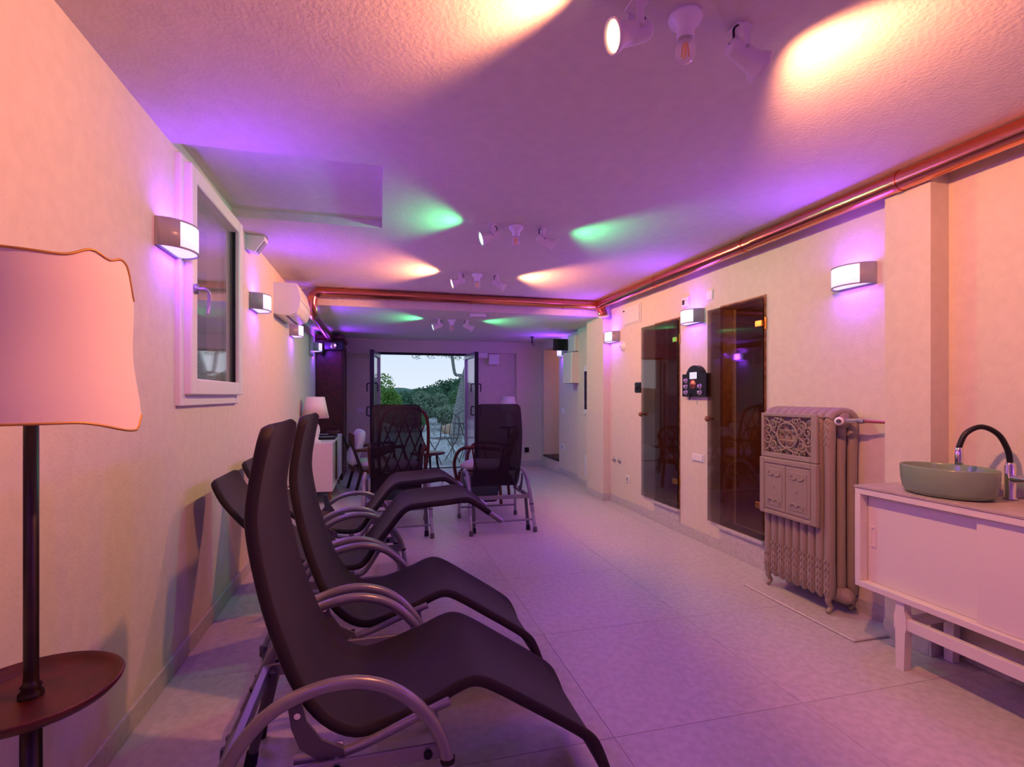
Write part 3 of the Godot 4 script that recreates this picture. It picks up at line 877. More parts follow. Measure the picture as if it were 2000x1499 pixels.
# ---------------------------------------------------------------- right: radiator, vanity, wall fittings
func radiator() -> void:
	var slab := sn()
	box(slab, Vector3(2.40, 0.006, -2.38), Vector3(0.33, 0.012, 0.78), 0.004)
	tag(obj("floor_slab", slab, M.tile_a), "thin stone slab with rounded corner lying under the old radiator", "slab")
	var t := thing("radiator", "old cast iron column radiator with ornate plate warmer front, painted grey beige", "radiator", Vector3(2.455, 0.012, 0))
	var n := 9
	var z0 := -2.71; var dz := 0.0555
	for i in n:
		var z := z0 + i * dz
		var s := sn(true)
		for x in [-0.075, 0.0, 0.075]:
			# each column bulges at its ends where the casting is decorated
			var rx := 0.031 if x != 0.0 else 0.026
			var pr := [Vector2(0.012, 0.075), Vector2(rx, 0.10), Vector2(rx + 0.002, 0.16), Vector2(rx - 0.001, 0.30), Vector2(rx - 0.002, 0.80), Vector2(rx + 0.001, 0.95), Vector2(rx + 0.002, 1.04), Vector2(0.020, 1.08), Vector2(0.0, 1.085)]
			lathe(s, pr, 14, xfm(Vector3(x, 0, z)), 0.82)
		lathe(s, [Vector2(0.0, -0.028), Vector2(0.042, -0.026), Vector2(0.046, 0), Vector2(0.042, 0.026), Vector2(0.0, 0.028)], 16, xfm(Vector3(0, 1.055, z), Vector3(PI / 2, 0, 0)))
		lathe(s, [Vector2(0.0, -0.028), Vector2(0.042, -0.026), Vector2(0.046, 0), Vector2(0.042, 0.026), Vector2(0.0, 0.028)], 16, xfm(Vector3(0, 0.10, z), Vector3(PI / 2, 0, 0)))
		tube(s, curve([Vector3(-0.085, 1.06, z), Vector3(-0.06, 1.088, z), Vector3(0, 1.10, z), Vector3(0.06, 1.088, z), Vector3(0.085, 1.06, z)], 4), 0.026, 10)
		var sec := obj("section", s, M.radiator_paint, t)
		# cast relief: small raised curls on the outer column, top and bottom
		s = sn(true)
		for yy in [0.12, 0.16, 0.20, 0.24, 0.28, 0.92, 0.96, 1.00, 1.04] if i > 0 else [0.14, 0.2, 1.0]:
			for k in 3:
				var a := deg_to_rad(150 + k * 30)
				var c := Vector3(-0.075 + cos(a) * 0.031, yy + 0.008 * (k % 2), z + sin(a) * 0.025)
				tube(s, [c + Vector3(0, -0.012, 0), c + Vector3(-0.003, 0, 0.004), c + Vector3(0, 0.010, 0)], [0.002, 0.005, 0.002], 5)
		obj("relief", s, M.radiator_paint, sec)
	for q in [[-0.075, z0], [-0.075, z0 + (n - 1) * dz], [0.075, z0 + (n - 1) * dz], [0.075, z0]]:
		var s := sn(true)
		tube(s, curve([Vector3(q[0], 0.12, q[1]), Vector3(q[0] - 0.012, 0.07, q[1]), Vector3(q[0] + 0.006, 0.035, q[1]), Vector3(q[0] - 0.014, 0.012, q[1]), Vector3(q[0] - 0.018, 0.008, q[1])], 4), [0.018, 0.018, 0.017, 0.016, 0.015, 0.014, 0.013, 0.013, 0.013, 0.013, 0.013, 0.012, 0.012, 0.012, 0.011, 0.010, 0.009], 8)
		obj("foot", s, M.radiator_paint, t)
	var s := sn(true)
	lathe(s, [Vector2(0.0, 0.05), Vector2(0.022, 0.05), Vector2(0.030, 0.03), Vector2(0.040, 0.02), Vector2(0.042, 0.0)], 16, xfm(Vector3(0, 0.10, z0 + 8.5 * dz), Vector3(PI / 2, 0, 0)))
	obj("end_plug", s, M.radiator_paint, t)
	# plate warmer: pierced scroll panel above two embossed doors, both tilted out slightly from the columns
	var w := Node3D.new()
	w.name = "plate_warmer"
	t.add_child(w)
	w.position = Vector3(-0.125, 0, -2.50)
	var za := -0.215; var zb := 0.205
	s = sn()
	for q in [[za, za + 0.022, 0.815, 1.085], [zb - 0.04, zb, 0.815, 1.085], [za + 0.022, zb - 0.04, 0.815, 0.845], [za + 0.022, zb - 0.04, 1.065, 1.085]]:
		span(s, Vector3(-0.010, q[2], q[0]), Vector3(0.010, q[3], q[1]), 0.003)
	obj("grille_frame", s, M.radiator_paint, w)
	s = sn(true)
	var cz := (za + zb - 0.018) / 2
	var ring := []
	for i in 25: ring.append(Vector3(0, 0.955 + 0.075 * sin(TAU * i / 24), cz + 0.075 * cos(TAU * i / 24)))
	tube(s, ring, 0.006, 6, false)
	for sz in [-1.0, 1.0]:
		for sy in [-1.0, 1.0]:
			for k in 3:
				var c := Vector3(0, 0.955 + sy * (0.025 + 0.033 * k), cz + sz * (0.150 - 0.042 * k))
				var sp := []
				for i in 15:
					var a := i * 0.62
					var rr := 0.034 * (1.0 - i / 17.0)
					sp.append(c + Vector3(0, sy * rr * sin(a), sz * rr * cos(a)))
				tube(s, sp, 0.0045, 5)
			tube(s, curve([Vector3(0, 0.955, cz + sz * 0.075), Vector3(0, 0.955 + sy * 0.03, cz + sz * 0.12), Vector3(0, 0.955 + sy * 0.085, cz + sz * 0.15), Vector3(0, 0.955 + sy * 0.10, cz + sz * 0.19)], 4), 0.0045, 5)
			tube(s, curve([Vector3(0, 0.955 + sy * 0.075, cz), Vector3(0, 0.955 + sy * 0.09, cz + sz * 0.04), Vector3(0, 0.955 + sy * 0.10, cz + sz * 0.09)], 4), 0.0045, 5)
	for y in [0.925, 0.985]: tube(s, [Vector3(0, y, cz - 0.07), Vector3(0, y, cz + 0.07)], 0.004, 5)
	obj("scroll_grille", s, M.radiator_paint, w)
	s = sn()
	span(s, Vector3(-0.008, 0.465, za - 0.01), Vector3(0.012, 0.812, zb + 0.005), 0.003)
	for q in [[za + 0.03, zb - 0.035, 0.468, 0.49], [za + 0.03, zb - 0.035, 0.78, 0.81], [za - 0.008, za + 0.03, 0.468, 0.81], [zb - 0.035, zb + 0.003, 0.468, 0.81]]:
		span(s, Vector3(-0.016, q[2], q[0]), Vector3(-0.006, q[3], q[1]), 0.004)
	obj("door_frame", s, M.radiator_paint, w)
	for e in [[za + 0.034, (za + zb) / 2 - 0.012], [(za + zb) / 2 - 0.006, zb - 0.040]]:
		s = sn()
		span(s, Vector3(-0.014, 0.500, e[0]), Vector3(-0.006, 0.772, e[1]), 0.003)
		span(s, Vector3(-0.018, 0.525, e[0] + 0.02), Vector3(-0.012, 0.748, e[1] - 0.02), 0.003)
		var dr := obj("warmer_door", s, M.radiator_paint, w)
		s = sn(true)
		var mz: float = (e[0] + e[1]) / 2
		for sy in [-1.0, 1.0]:
			for sz in [-1.0, 1.0]:
				tube(s, curve([Vector3(-0.019, 0.636 + sy * 0.085, mz), Vector3(-0.021, 0.636 + sy * 0.07, mz + sz * 0.02), Vector3(-0.021, 0.636 + sy * 0.08, mz + sz * 0.045), Vector3(-0.019, 0.636 + sy * 0.095, mz + sz * 0.04)], 4), 0.0045, 5)
		tube(s, [Vector3(-0.018, 0.636, mz), Vector3(-0.024, 0.636, mz)], 0.005, 8)
		obj("relief", s, M.radiator_paint, dr)
	# valve and copper feed pipe
	s = sn(true)
	lathe(s, [Vector2(0, 0), Vector2(0.020, 0.0), Vector2(0.022, 0.006), Vector2(0.022, 0.04), Vector2(0.016, 0.048), Vector2(0.012, 0.05)], 18, xfm(Vector3(-0.075, 1.055, -2.205), Vector3(PI / 2, 0, 0.9)))
	obj("valve_knob", s, M.white_plastic, t)
	s = sn(true)
	tube(s, [Vector3(0.0, 1.055, -2.25), Vector3(0.005, 1.055, -2.13)], 0.013, 12)
	tube(s, [Vector3(-0.06, 1.055, -2.18), Vector3(0.01, 1.055, -2.17)], 0.011, 12)
	obj("valve_body", s, M.chrome, t)
	s = sn(true)
	tube(s, [Vector3(0.005, 1.055, -2.14), Vector3(0.05, 1.053, -2.02)], 0.008, 12)
	obj("feed_pipe", s, M.copper, t)

func vanity() -> void:
	var x0 := 2.20; var x1 := 2.555; var za := -1.955; var zb := -0.55; var y0 := 0.30; var y1 := 0.765
	var t := thing("vanity_cabinet", "pale sliding door washstand on slim wooden trestle legs against right wall", "cabinet", Vector3.ZERO)
	var s := sn()
	span(s, Vector3(x0, y1 - 0.028, za), Vector3(x1, y1, zb), 0.002)
	span(s, Vector3(x0, y0, za), Vector3(x1, y0 + 0.028, zb), 0.002)
	span(s, Vector3(x0, y0 + 0.028, za), Vector3(x1, y1 - 0.028, za + 0.028), 0.001)
	span(s, Vector3(x0, y0 + 0.028, zb - 0.028), Vector3(x1, y1 - 0.028, zb), 0.001)
	span(s, Vector3(x1 - 0.01, y0 + 0.028, za + 0.028), Vector3(x1, y1 - 0.028, zb - 0.028))
	obj("carcass", s, M.white_paint, t)
	for e in [[za + 0.03, za + 0.52, 0.045], [za + 0.50, zb - 0.03, 0.022]]:
		s = sn()
		span(s, Vector3(x0 + e[2], y0 + 0.029, e[0]), Vector3(x0 + e[2] + 0.018, y1 - 0.029, e[1]), 0.001)
		var d := obj("sliding_door", s, M.white_paint, t)
		if e[2] > 0.04:
			s = sn()
			for q in [[0.0, 0.007, 0, 0.10], [0.023, 0.030, 0, 0.10], [0.007, 0.023, 0, 0.012], [0.007, 0.023, 0.088, 0.10]]:
				span(s, Vector3(x0 + e[2] - 0.004, 0.49 + q[2], e[0] + 0.012 + q[0]), Vector3(x0 + e[2] + 0.002, 0.49 + q[3], e[0] + 0.012 + q[1]), 0.001)
			obj("finger_pull", s, M.white_paint, d)
	for q in [[x0 + 0.012, za + 0.19], [x1 - 0.06, za + 0.19], [x0 + 0.012, zb - 0.19], [x1 - 0.06, zb - 0.19]]:
		s = sn()
		var pf := [Vector2(0, 0), Vector2(0.036, 0), Vector2(0.042, 0.17), Vector2(0.046, 0.18), Vector2(0.046, 0.235), Vector2(0.038, 0.26), Vector2(0.038, y0), Vector2(-0.0, y0), Vector2(-0.0, 0.26), Vector2(-0.008, 0.235), Vector2(-0.008, 0.18), Vector2(-0.002, 0.17)]
		prism(s, pf, 0.04, Transform3D(Basis(Vector3(0, 0, 1), Vector3(0, 1, 0), Vector3(-1, 0, 0)), Vector3(q[0] + 0.04, 0, q[1])))
		obj("leg", s, M.white_paint, t)
	for x in [x0 + 0.018, x1 - 0.054]:
		part("stretcher", t, M.white_paint, Vector3(x + 0.014, 0.205, (za + zb) / 2), Vector3(0.028, 0.05, zb - za - 0.42), 0.002)
	part("cross_rail", t, M.white_paint, Vector3((x0 + x1) / 2, 0.205, za + 0.21), Vector3(0.28, 0.04, 0.028), 0.002)
	s = sn()
	span(s, Vector3(x0 - 0.004, y1, za - 0.003), Vector3(RX - 0.001, y1 + 0.012, zb), 0.002)
	tag(obj("counter_top", s, M.stone_top), "thin stone counter top lying on the pale washstand", "counter")
	s = sn()
	span(s, Vector3(RX - 0.010, y1 + 0.0125, -1.66), Vector3(RX - 0.0005, y1 + 0.065, zb), 0.001)
	tag(obj("splash_strip", s, M.tile_a), "low stone splash strip on the wall behind the sage basin", "splashback")
	# oval vessel basin
	var top := y1 + 0.0125
	s = sn(true)
	var pr := [Vector2(0.0, 0.0), Vector2(0.135, 0.0), Vector2(0.158, 0.006), Vector2(0.170, 0.022), Vector2(0.177, 0.06), Vector2(0.180, 0.118), Vector2(0.1785, 0.122), Vector2(0.175, 0.122), Vector2(0.172, 0.115), Vector2(0.166, 0.06), Vector2(0.150, 0.028), Vector2(0.11, 0.014), Vector2(0.0, 0.010)]
	lathe(s, pr, 56, Transform3D(Basis(Vector3.UP, PI / 2), Vector3(2.345, top, -1.645)), 0.74)
	tag(obj("wash_basin", s, M.sage), "oval sage green vessel basin standing on the stone counter", "basin")
	# faucet: chrome column, black hose arch, chrome spray head, side lever
	var f := thing("faucet", "chrome faucet with black arched hose over the sage basin", "faucet", Vector3(2.50, top, -1.515))
	s = sn(true)
	lathe(s, [Vector2(0, 0), Vector2(0.024, 0), Vector2(0.024, 0.006), Vector2(0.019, 0.010), Vector2(0.019, 0.135), Vector2(0.016, 0.14), Vector2(0.016, 0.150), Vector2(0.0, 0.150)], 24)
	obj("column", s, M.chrome, f)
	var hd := Vector3(-0.155, 0.135, -0.085)
	s = sn(true)
	tube(s, curve([Vector3(0, 0.148, 0), Vector3(-0.006, 0.20, -0.004), Vector3(-0.035, 0.265, -0.02), Vector3(-0.085, 0.295, -0.047), Vector3(-0.132, 0.268, -0.073), Vector3(-0.153, 0.215, -0.084), hd + Vector3(0, 0.06, 0)], 6), 0.0105, 12)
	obj("hose", s, M.black_plastic, f)
	s = sn(true)
	lathe(s, [Vector2(0, 0), Vector2(0.013, 0.0), Vector2(0.014, 0.004), Vector2(0.014, 0.052), Vector2(0.0125, 0.056), Vector2(0.0125, 0.072), Vector2(0.0, 0.074)], 20, xfm(hd))
	obj("spray_head", s, M.chrome, f)
	s = sn(true)
	tube(s, curve([Vector3(0.0, 0.085, 0.0), Vector3(-0.01, 0.085, 0.035), Vector3(-0.02, 0.088, 0.06), Vector3(-0.03, 0.086, 0.12)], 4), [0.015, 0.0155, 0.016, 0.016, 0.0155, 0.013, 0.011, 0.010, 0.009, 0.008, 0.008, 0.007, 0.006], 12)
	obj("lever", s, M.chrome, f)

func plate(called: String, label: String, cat: String, at: Vector3, size: Vector3, m: Material, group := "") -> Node3D:
	# a small wall fitting: bevelled cover on a thin back box; size.x is the depth out of the right wall
	var t := thing(called, label, cat, at, 0.0, group)
	part("back_plate", t, m, Vector3(-size.x * 0.25, 0, 0), Vector3(size.x * 0.5, size.y, size.z), 0.001)
	part("cover", t, m, Vector3(-size.x * 0.75, 0, 0), Vector3(size.x * 0.5, size.y * 0.86, size.z * 0.9), 0.002)
	return t
func wall_fittings() -> void:
	var p := plate("switch_plate", "white horizontal switch plate left of the near glass door", "switch", Vector3(RX, 0.685, -3.735), Vector3(0.012, 0.066, 0.165), M.white_plastic)
	for k in 3: part("rocker", p, M.white_plastic, Vector3(-0.013, 0, -0.045 + k * 0.045), Vector3(0.004, 0.045, 0.042), 0.001)
	p = plate("socket_plate", "white square wall socket low beside the far glass door", "socket", Vector3(RX, 0.315, -4.975), Vector3(0.012, 0.08, 0.085), M.white_plastic)
	var s := sn(true)
	lathe(s, [Vector2(0, 0), Vector2(0.02, 0.0), Vector2(0.022, 0.002), Vector2(0.014, 0.003), Vector2(0, 0.0035)], 16, xfm(Vector3(-0.012, 0, 0), Vector3(0, 0, PI / 2)))
	obj("socket", s, M.grey_plastic, p)
	p = plate("control_plate", "small dark square dimmer with round knob left of the far glass door", "dimmer", Vector3(RX, 1.288, -4.755), Vector3(0.014, 0.105, 0.12), M.black_plastic)
	s = sn(true)
	lathe(s, [Vector2(0, 0.02), Vector2(0.018, 0.02), Vector2(0.022, 0.0)], 18, xfm(Vector3(-0.012, 0, 0), Vector3(0, 0, PI / 2)))
	obj("knob", s, M.dark_metal, p)
	p = plate("thermostat", "small white thermostat with dark display high above the wall light", "thermostat", Vector3(RX, 2.01, -3.90), Vector3(0.022, 0.088, 0.10), M.white_plastic)
	part("display", p, M.black_plastic, Vector3(-0.0225, 0.0, -0.02), Vector3(0.002, 0.04, 0.032), 0.0005)
	s = sn(true)
	lathe(s, [Vector2(0, 0.008), Vector2(0.018, 0.008), Vector2(0.02, 0)], 16, xfm(Vector3(-0.021, 0, 0.022), Vector3(0, 0, PI / 2)))
	obj("dial", s, M.white_plastic, p)
	plate("blank_cover", "plain white square cover plate just above the near glass door's corner", "cover plate", Vector3(RX, 2.01, -3.58), Vector3(0.010, 0.083, 0.085), M.white_plastic)
	p = plate("wall_hatch", "painted metal hatch with small lock high on wall by the column", "hatch", Vector3(RX, 2.055, -4.88), Vector3(0.020, 0.20, 0.38), M.white_paint)
	s = sn(true)
	tube(s, [Vector3(-0.02, 0.055, -0.15), Vector3(-0.032, 0.055, -0.15)], 0.007, 8)
	obj("lock", s, M.dark_metal, p)
	p = thing("smoke_detector", "round white detector on the wall right of the column's wall light", "detector", Vector3(RX, 1.74, -5.09))
	s = sn(true)
	lathe(s, [Vector2(0, 0.03), Vector2(0.028, 0.03), Vector2(0.036, 0.022), Vector2(0.042, 0.010), Vector2(0.055, 0.008), Vector2(0.057, 0.0)], 24, xfm(Vector3.ZERO, Vector3(0, 0, PI / 2)))
	obj("housing", s, M.white_plastic, p)
	s = sn(true)
	tube(s, [Vector3(-0.03, 0, 0), Vector3(-0.034, 0, 0)], 0.008, 10)
	obj("lens", s, M.grey_plastic, p)
	for q in [[-5.30, "round steel wall valve left of its twin beside the column"], [-5.165, "round steel wall valve right of its twin beside the column"]]:
		p = thing("wall_valve", q[1], "valve", Vector3(RX, 0.483, q[0]), 0.0, "wall valves")
		s = sn(true)
		lathe(s, [Vector2(0, 0.022), Vector2(0.016, 0.022), Vector2(0.018, 0.006), Vector2(0.028, 0.004), Vector2(0.029, 0.0)], 18, xfm(Vector3.ZERO, Vector3(0, 0, PI / 2)))
		obj("cap", s, M.aluminium, p)
		s = sn(true)
		tube(s, [Vector3(-0.02, 0, 0), Vector3(-0.027, 0, 0)], 0.006, 8)
		obj("stem", s, M.dark_metal, p)
	# antique style control panel with arched top, buttons, dial and small screen
	p = thing("wall_console", "arched antique style control panel with copper dial and small screen", "console", Vector3(RX, 1.31, -3.735))
	s = sn()
	var o := []
	for q in [Vector2(-0.165, -0.115), Vector2(0.165, -0.115), Vector2(0.165, 0.075), Vector2(0.115, 0.075)]: o.append(q)
	for i in 9:
		var a := deg_to_rad(18 + 144.0 * i / 8)
		o.append(Vector2(0.115 * cos(a), 0.04 + 0.105 * sin(a)))
	o += [Vector2(-0.115, 0.075), Vector2(-0.165, 0.075)]
	var face := Transform3D(Basis(Vector3(0, 0, 1), Vector3(0, 1, 0), Vector3(-1, 0, 0)), Vector3.ZERO)
	prism(s, o, 0.045, face)
	obj("case", s, M.dark_metal, p)
	part("screen", p, M.display_glow, Vector3(-0.046, 0.06, -0.005), Vector3(0.004, 0.055, 0.10), 0.001)
	part("screen_bezel", p, M.black_plastic, Vector3(-0.0452, 0.06, -0.005), Vector3(0.003, 0.068, 0.115), 0.001)
	s = sn(true)
	lathe(s, [Vector2(0, 0.020), Vector2(0.02, 0.018), Vector2(0.026, 0.010), Vector2(0.034, 0.010), Vector2(0.038, 0.0)], 22, xfm(Vector3(-0.045, -0.012, -0.01), Vector3(0, 0, PI / 2)))
	obj("dial", s, M.copper, p)
	for q in [[0.02, -0.11], [-0.03, -0.11], [-0.08, -0.11], [-0.03, 0.085], [-0.08, 0.085]]:
		s = sn(true)
		lathe(s, [Vector2(0, 0.024), Vector2(0.012, 0.022), Vector2(0.018, 0.012), Vector2(0.014, 0.004), Vector2(0.022, 0.0)], 14, xfm(Vector3(-0.045, q[0], q[1]), Vector3(0, 0, PI / 2)))
		obj("button", s, M.chrome, p)
	s = sn(true)
	tube(s, [Vector3(-0.05, -0.09, -0.045), Vector3(-0.055, -0.14, -0.045)], 0.006, 8)
	obj("switch_lever", s, M.black_plastic, p)
	# fittings beyond the column
	p = thing("fuse_box", "white framed fuse box with smoked cover on the far right wall", "fuse box", Vector3(2.65, 1.275, -6.18))
	part("frame", p, M.white_plastic, Vector3(-0.012, 0, 0), Vector3(0.024, 0.64, 0.30), 0.006)
	part("smoked_cover", p, M.screen_dark, Vector3(-0.026, 0.0, 0), Vector3(0.008, 0.50, 0.23), 0.003)
	for k in 3: part("breaker_row", p, M.dark_metal, Vector3(-0.031, 0.16 - k * 0.16, 0), Vector3(0.003, 0.045, 0.19), 0.001)
	plate("access_panel", "flush white access panel low on the wall below the fuse box", "access panel", Vector3(2.65, 0.285, -6.19), Vector3(0.012, 0.275, 0.30), M.white_plastic)
	p = thing("alarm_siren", "round white siren with a copper coloured slot above the fuse box", "siren", Vector3(2.65, 1.90, -6.12))
	s = sn(true)
	lathe(s, [Vector2(0, 0.03), Vector2(0.045, 0.028), Vector2(0.055, 0.02), Vector2(0.06, 0.0)], 20, xfm(Vector3.ZERO, Vector3(0, 0, PI / 2)))
	obj("cover", s, M.white_plastic, p)
	part("slot", p, M.copper, Vector3(-0.029, 0, 0.012), Vector3(0.006, 0.07, 0.012), 0.001)
	p = thing("boiler_box", "white wall hung boiler box left of the fuse box", "boiler", Vector3(2.74, 1.59, -6.72))
	part("body", p, M.white_paint, Vector3(-0.10, 0, 0), Vector3(0.20, 0.43, 0.34), 0.008)
	part("badge", p, M.dark_metal, Vector3(-0.05, -0.17, 0.171), Vector3(0.03, 0.008, 0.002), 0.0005)
	part("vent", p, M.dark_metal, Vector3(-0.10, -0.2155, 0.0), Vector3(0.14, 0.002, 0.24), 0.0)
	p = thing("junction_cabinet", "beige metal junction cabinet sitting above the white boiler box", "cabinet", Vector3(2.74, 1.93, -6.70))
	part("body", p, M.white_paint, Vector3(-0.07, 0, 0), Vector3(0.14, 0.22, 0.26), 0.006)
	part("lid", p, M.white_paint, Vector3(-0.143, 0, 0), Vector3(0.008, 0.20, 0.24), 0.003)
	p = thing("wall_monitor", "small dark green monitor on a bracket by the ceiling far right", "monitor", Vector3(2.50, 1.93, -6.86), deg_to_rad(-8))
	part("screen_case", p, M.black_plastic, Vector3(0, 0, -0.015), Vector3(0.215, 0.165, 0.03), 0.004)
	part("screen", p, M.screen_dark, Vector3(0, 0, 0.0015), Vector3(0.195, 0.145, 0.003), 0.001)
	s = sn(true)
	tube(s, [Vector3(0, 0, -0.03), Vector3(0.10, -0.03, -0.10), Vector3(0.245, -0.03, -0.12)], 0.012, 8)
	obj("bracket", s, M.white_plastic, p)
	p = plate("switch_plate", "pale switch plate at hip height on the far right wall", "switch", Vector3(2.74, 0.97, -7.42), Vector3(0.010, 0.085, 0.12), M.white_plastic)
	part("rocker", p, M.white_plastic, Vector3(-0.012, 0, 0), Vector3(0.004, 0.05, 0.06), 0.001)
	p = plate("socket_plate", "pale wall socket just above the floor by the raised passage", "socket", Vector3(2.74, 0.42, -7.42), Vector3(0.010, 0.085, 0.12), M.white_plastic)
	part("socket", p, M.grey_plastic, Vector3(-0.012, 0, 0), Vector3(0.003, 0.04, 0.05), 0.001)
	p = thing("wall_outlet", "small black outlet low on the far wall right of the far lamp", "socket", Vector3(2.47, 0.27, FZ))
	part("box", p, M.black_plastic, Vector3(0, 0, 0.012), Vector3(0.075, 0.085, 0.024), 0.003)
	part("flap", p, M.dark_metal, Vector3(0, 0.0, 0.026), Vector3(0.055, 0.06, 0.005), 0.002)
	p = thing("passage_lamp", "small warm ceiling lamp inside the raised passage far right", "lamp", Vector3(3.7, 2.10, -7.98))
	s = sn(true)
	lathe(s, [Vector2(0, -0.05), Vector2(0.06, -0.045), Vector2(0.09, -0.02), Vector2(0.095, 0.0)], 20)
	obj("lamp_shade", s, glow("lamp_passage", Color(1.0, 0.55, 0.38), 0.5), p)
	var pl := OmniLight3D.new()
	pl.name = "passage_light"
	pl.light_color = Color(1.0, 0.52, 0.40); pl.light_energy = 0.16; pl.light_size = 0.06; pl.omni_range = 8; pl.omni_attenuation = 2; pl.shadow_enabled = true
	p.add_child(pl); pl.position = Vector3(0, -0.12, 0)
	# far wall
	p = thing("switch_plate", "pale switch plate on the far wall left of the garden door", "switch", Vector3(-0.28, 0.975, FZ))
	part("back_plate", p, M.white_plastic, Vector3(0, 0, 0.005), Vector3(0.12, 0.08, 0.01), 0.002)
	part("rocker", p, M.white_plastic, Vector3(0, 0, 0.012), Vector3(0.06, 0.05, 0.004), 0.001)
	p = thing("wall_notice", "long white sign board on far wall right of the garden door", "sign", Vector3(1.69, 1.885, FZ))
	part("board", p, M.white_plastic, Vector3(0, 0, 0.01), Vector3(0.19, 0.085, 0.012), 0.002)
	part("screw", p, M.brass, Vector3(0.085, 0, 0.018), Vector3(0.012, 0.012, 0.004), 0.001)
	p = thing("wall_notice", "square white sign board with two brass screws, lower of the two signs", "sign", Vector3(1.89, 1.82, FZ))
	part("board", p, M.white_plastic, Vector3(-0.0, 0, 0.012), Vector3(0.18, 0.17, 0.014), 0.002)
	for x in [-0.08, 0.08]: part("screw", p, M.brass, Vector3(x, 0.0, 0.021), Vector3(0.01, 0.01, 0.004), 0.001)
	p = thing("wall_hook", "small black hook hanging from the far ceiling near the right corner", "hook", Vector3(2.30, FC, -7.6))
	s = sn(true)
	lathe(s, [Vector2(0, 0), Vector2(0.03, 0), Vector2(0.028, -0.012), Vector2(0.012, -0.016), Vector2(0.012, -0.075), Vector2(0.02, -0.08), Vector2(0.02, -0.095), Vector2(0, -0.1)], 14)
	obj("stem", s, M.black_plastic, p)
	s = sn(true)
	tube(s, curve([Vector3(0, -0.09, 0), Vector3(0.0, -0.12, 0), Vector3(0.02, -0.135, 0), Vector3(0.035, -0.115, 0)], 4), 0.005, 6)
	obj("hook", s, M.black_plastic, p)
	p = thing("emergency_light", "white emergency light bar on the ceiling edge above the far spots", "light fitting", Vector3(1.07, FC, -5.62))
	part("case", p, M.white_plastic, Vector3(0, -0.02, 0), Vector3(0.17, 0.04, 0.06), 0.006)
	for k in 6: part("rib", p, M.grey_plastic, Vector3(-0.065 + k * 0.026, -0.041, 0), Vector3(0.012, 0.004, 0.05), 0.001)
	# left wall
	p = thing("wall_panel", "thin grey panel hung on the left wall beside the wardrobe", "panel", Vector3(LX, 1.86, -7.12))
	part("board", p, M.grey_plastic, Vector3(0.012, 0, 0), Vector3(0.024, 0.27, 0.32), 0.004)
	part("edge_strip", p, M.white_plastic, Vector3(0.026, 0, 0), Vector3(0.004, 0.27, 0.02), 0.001)
	p = thing("motion_sensor", "white wedge shaped sensor under the ceiling left of the window recess", "sensor", Vector3(LX, 2.235, -3.83))
	s = sn()
	prism(s, [Vector2(0, -0.045), Vector2(0.055, -0.06), Vector2(0.115, 0.028), Vector2(0.115, 0.05), Vector2(0, 0.052)], 0.11, xfm(Vector3(0, 0, -0.055)))
	obj("housing", s, M.white_plastic, p)
	s = sn()
	box(s, Vector3(0.088, -0.018, 0), Vector3(0.006, 0.09, 0.07), 0.002, Basis.from_euler(Vector3(0, 0, -0.6)))
	obj("lens", s, M.grey_plastic, p)
	var ac := thing("air_conditioner", "white wall mounted air conditioner under the copper pipe", "air conditioner", Vector3(LX, 2.03, -5.02))
	s = sn()
	var pf := [Vector2(0, 0.135), Vector2(0.185, 0.135), Vector2(0.215, 0.02), Vector2(0.21, -0.06), Vector2(0.185, -0.115), Vector2(0.12, -0.14), Vector2(0.0, -0.13)]
	prism(s, pf, 0.64, xfm(Vector3(0, 0, -0.32)))
	obj("body", s, M.white_plastic, ac)
	s = sn()
	box(s, Vector3(0.150, -0.132, 0), Vector3(0.065, 0.008, 0.56), 0.002, Basis.from_euler(Vector3(0, 0, 0.36)))
	obj("vane", s, M.white_plastic, ac)
	s = sn()
	box(s, Vector3(0.105, -0.1395, 0), Vector3(0.030, 0.006, 0.52), 0.001)
	obj("air_slot", s, M.black_plastic, ac)
	s = sn()
	box(s, Vector3(0.209, -0.005, 0), Vector3(0.016, 0.003, 0.63), 0.0)
	obj("seam", s, M.grey_plastic, ac)

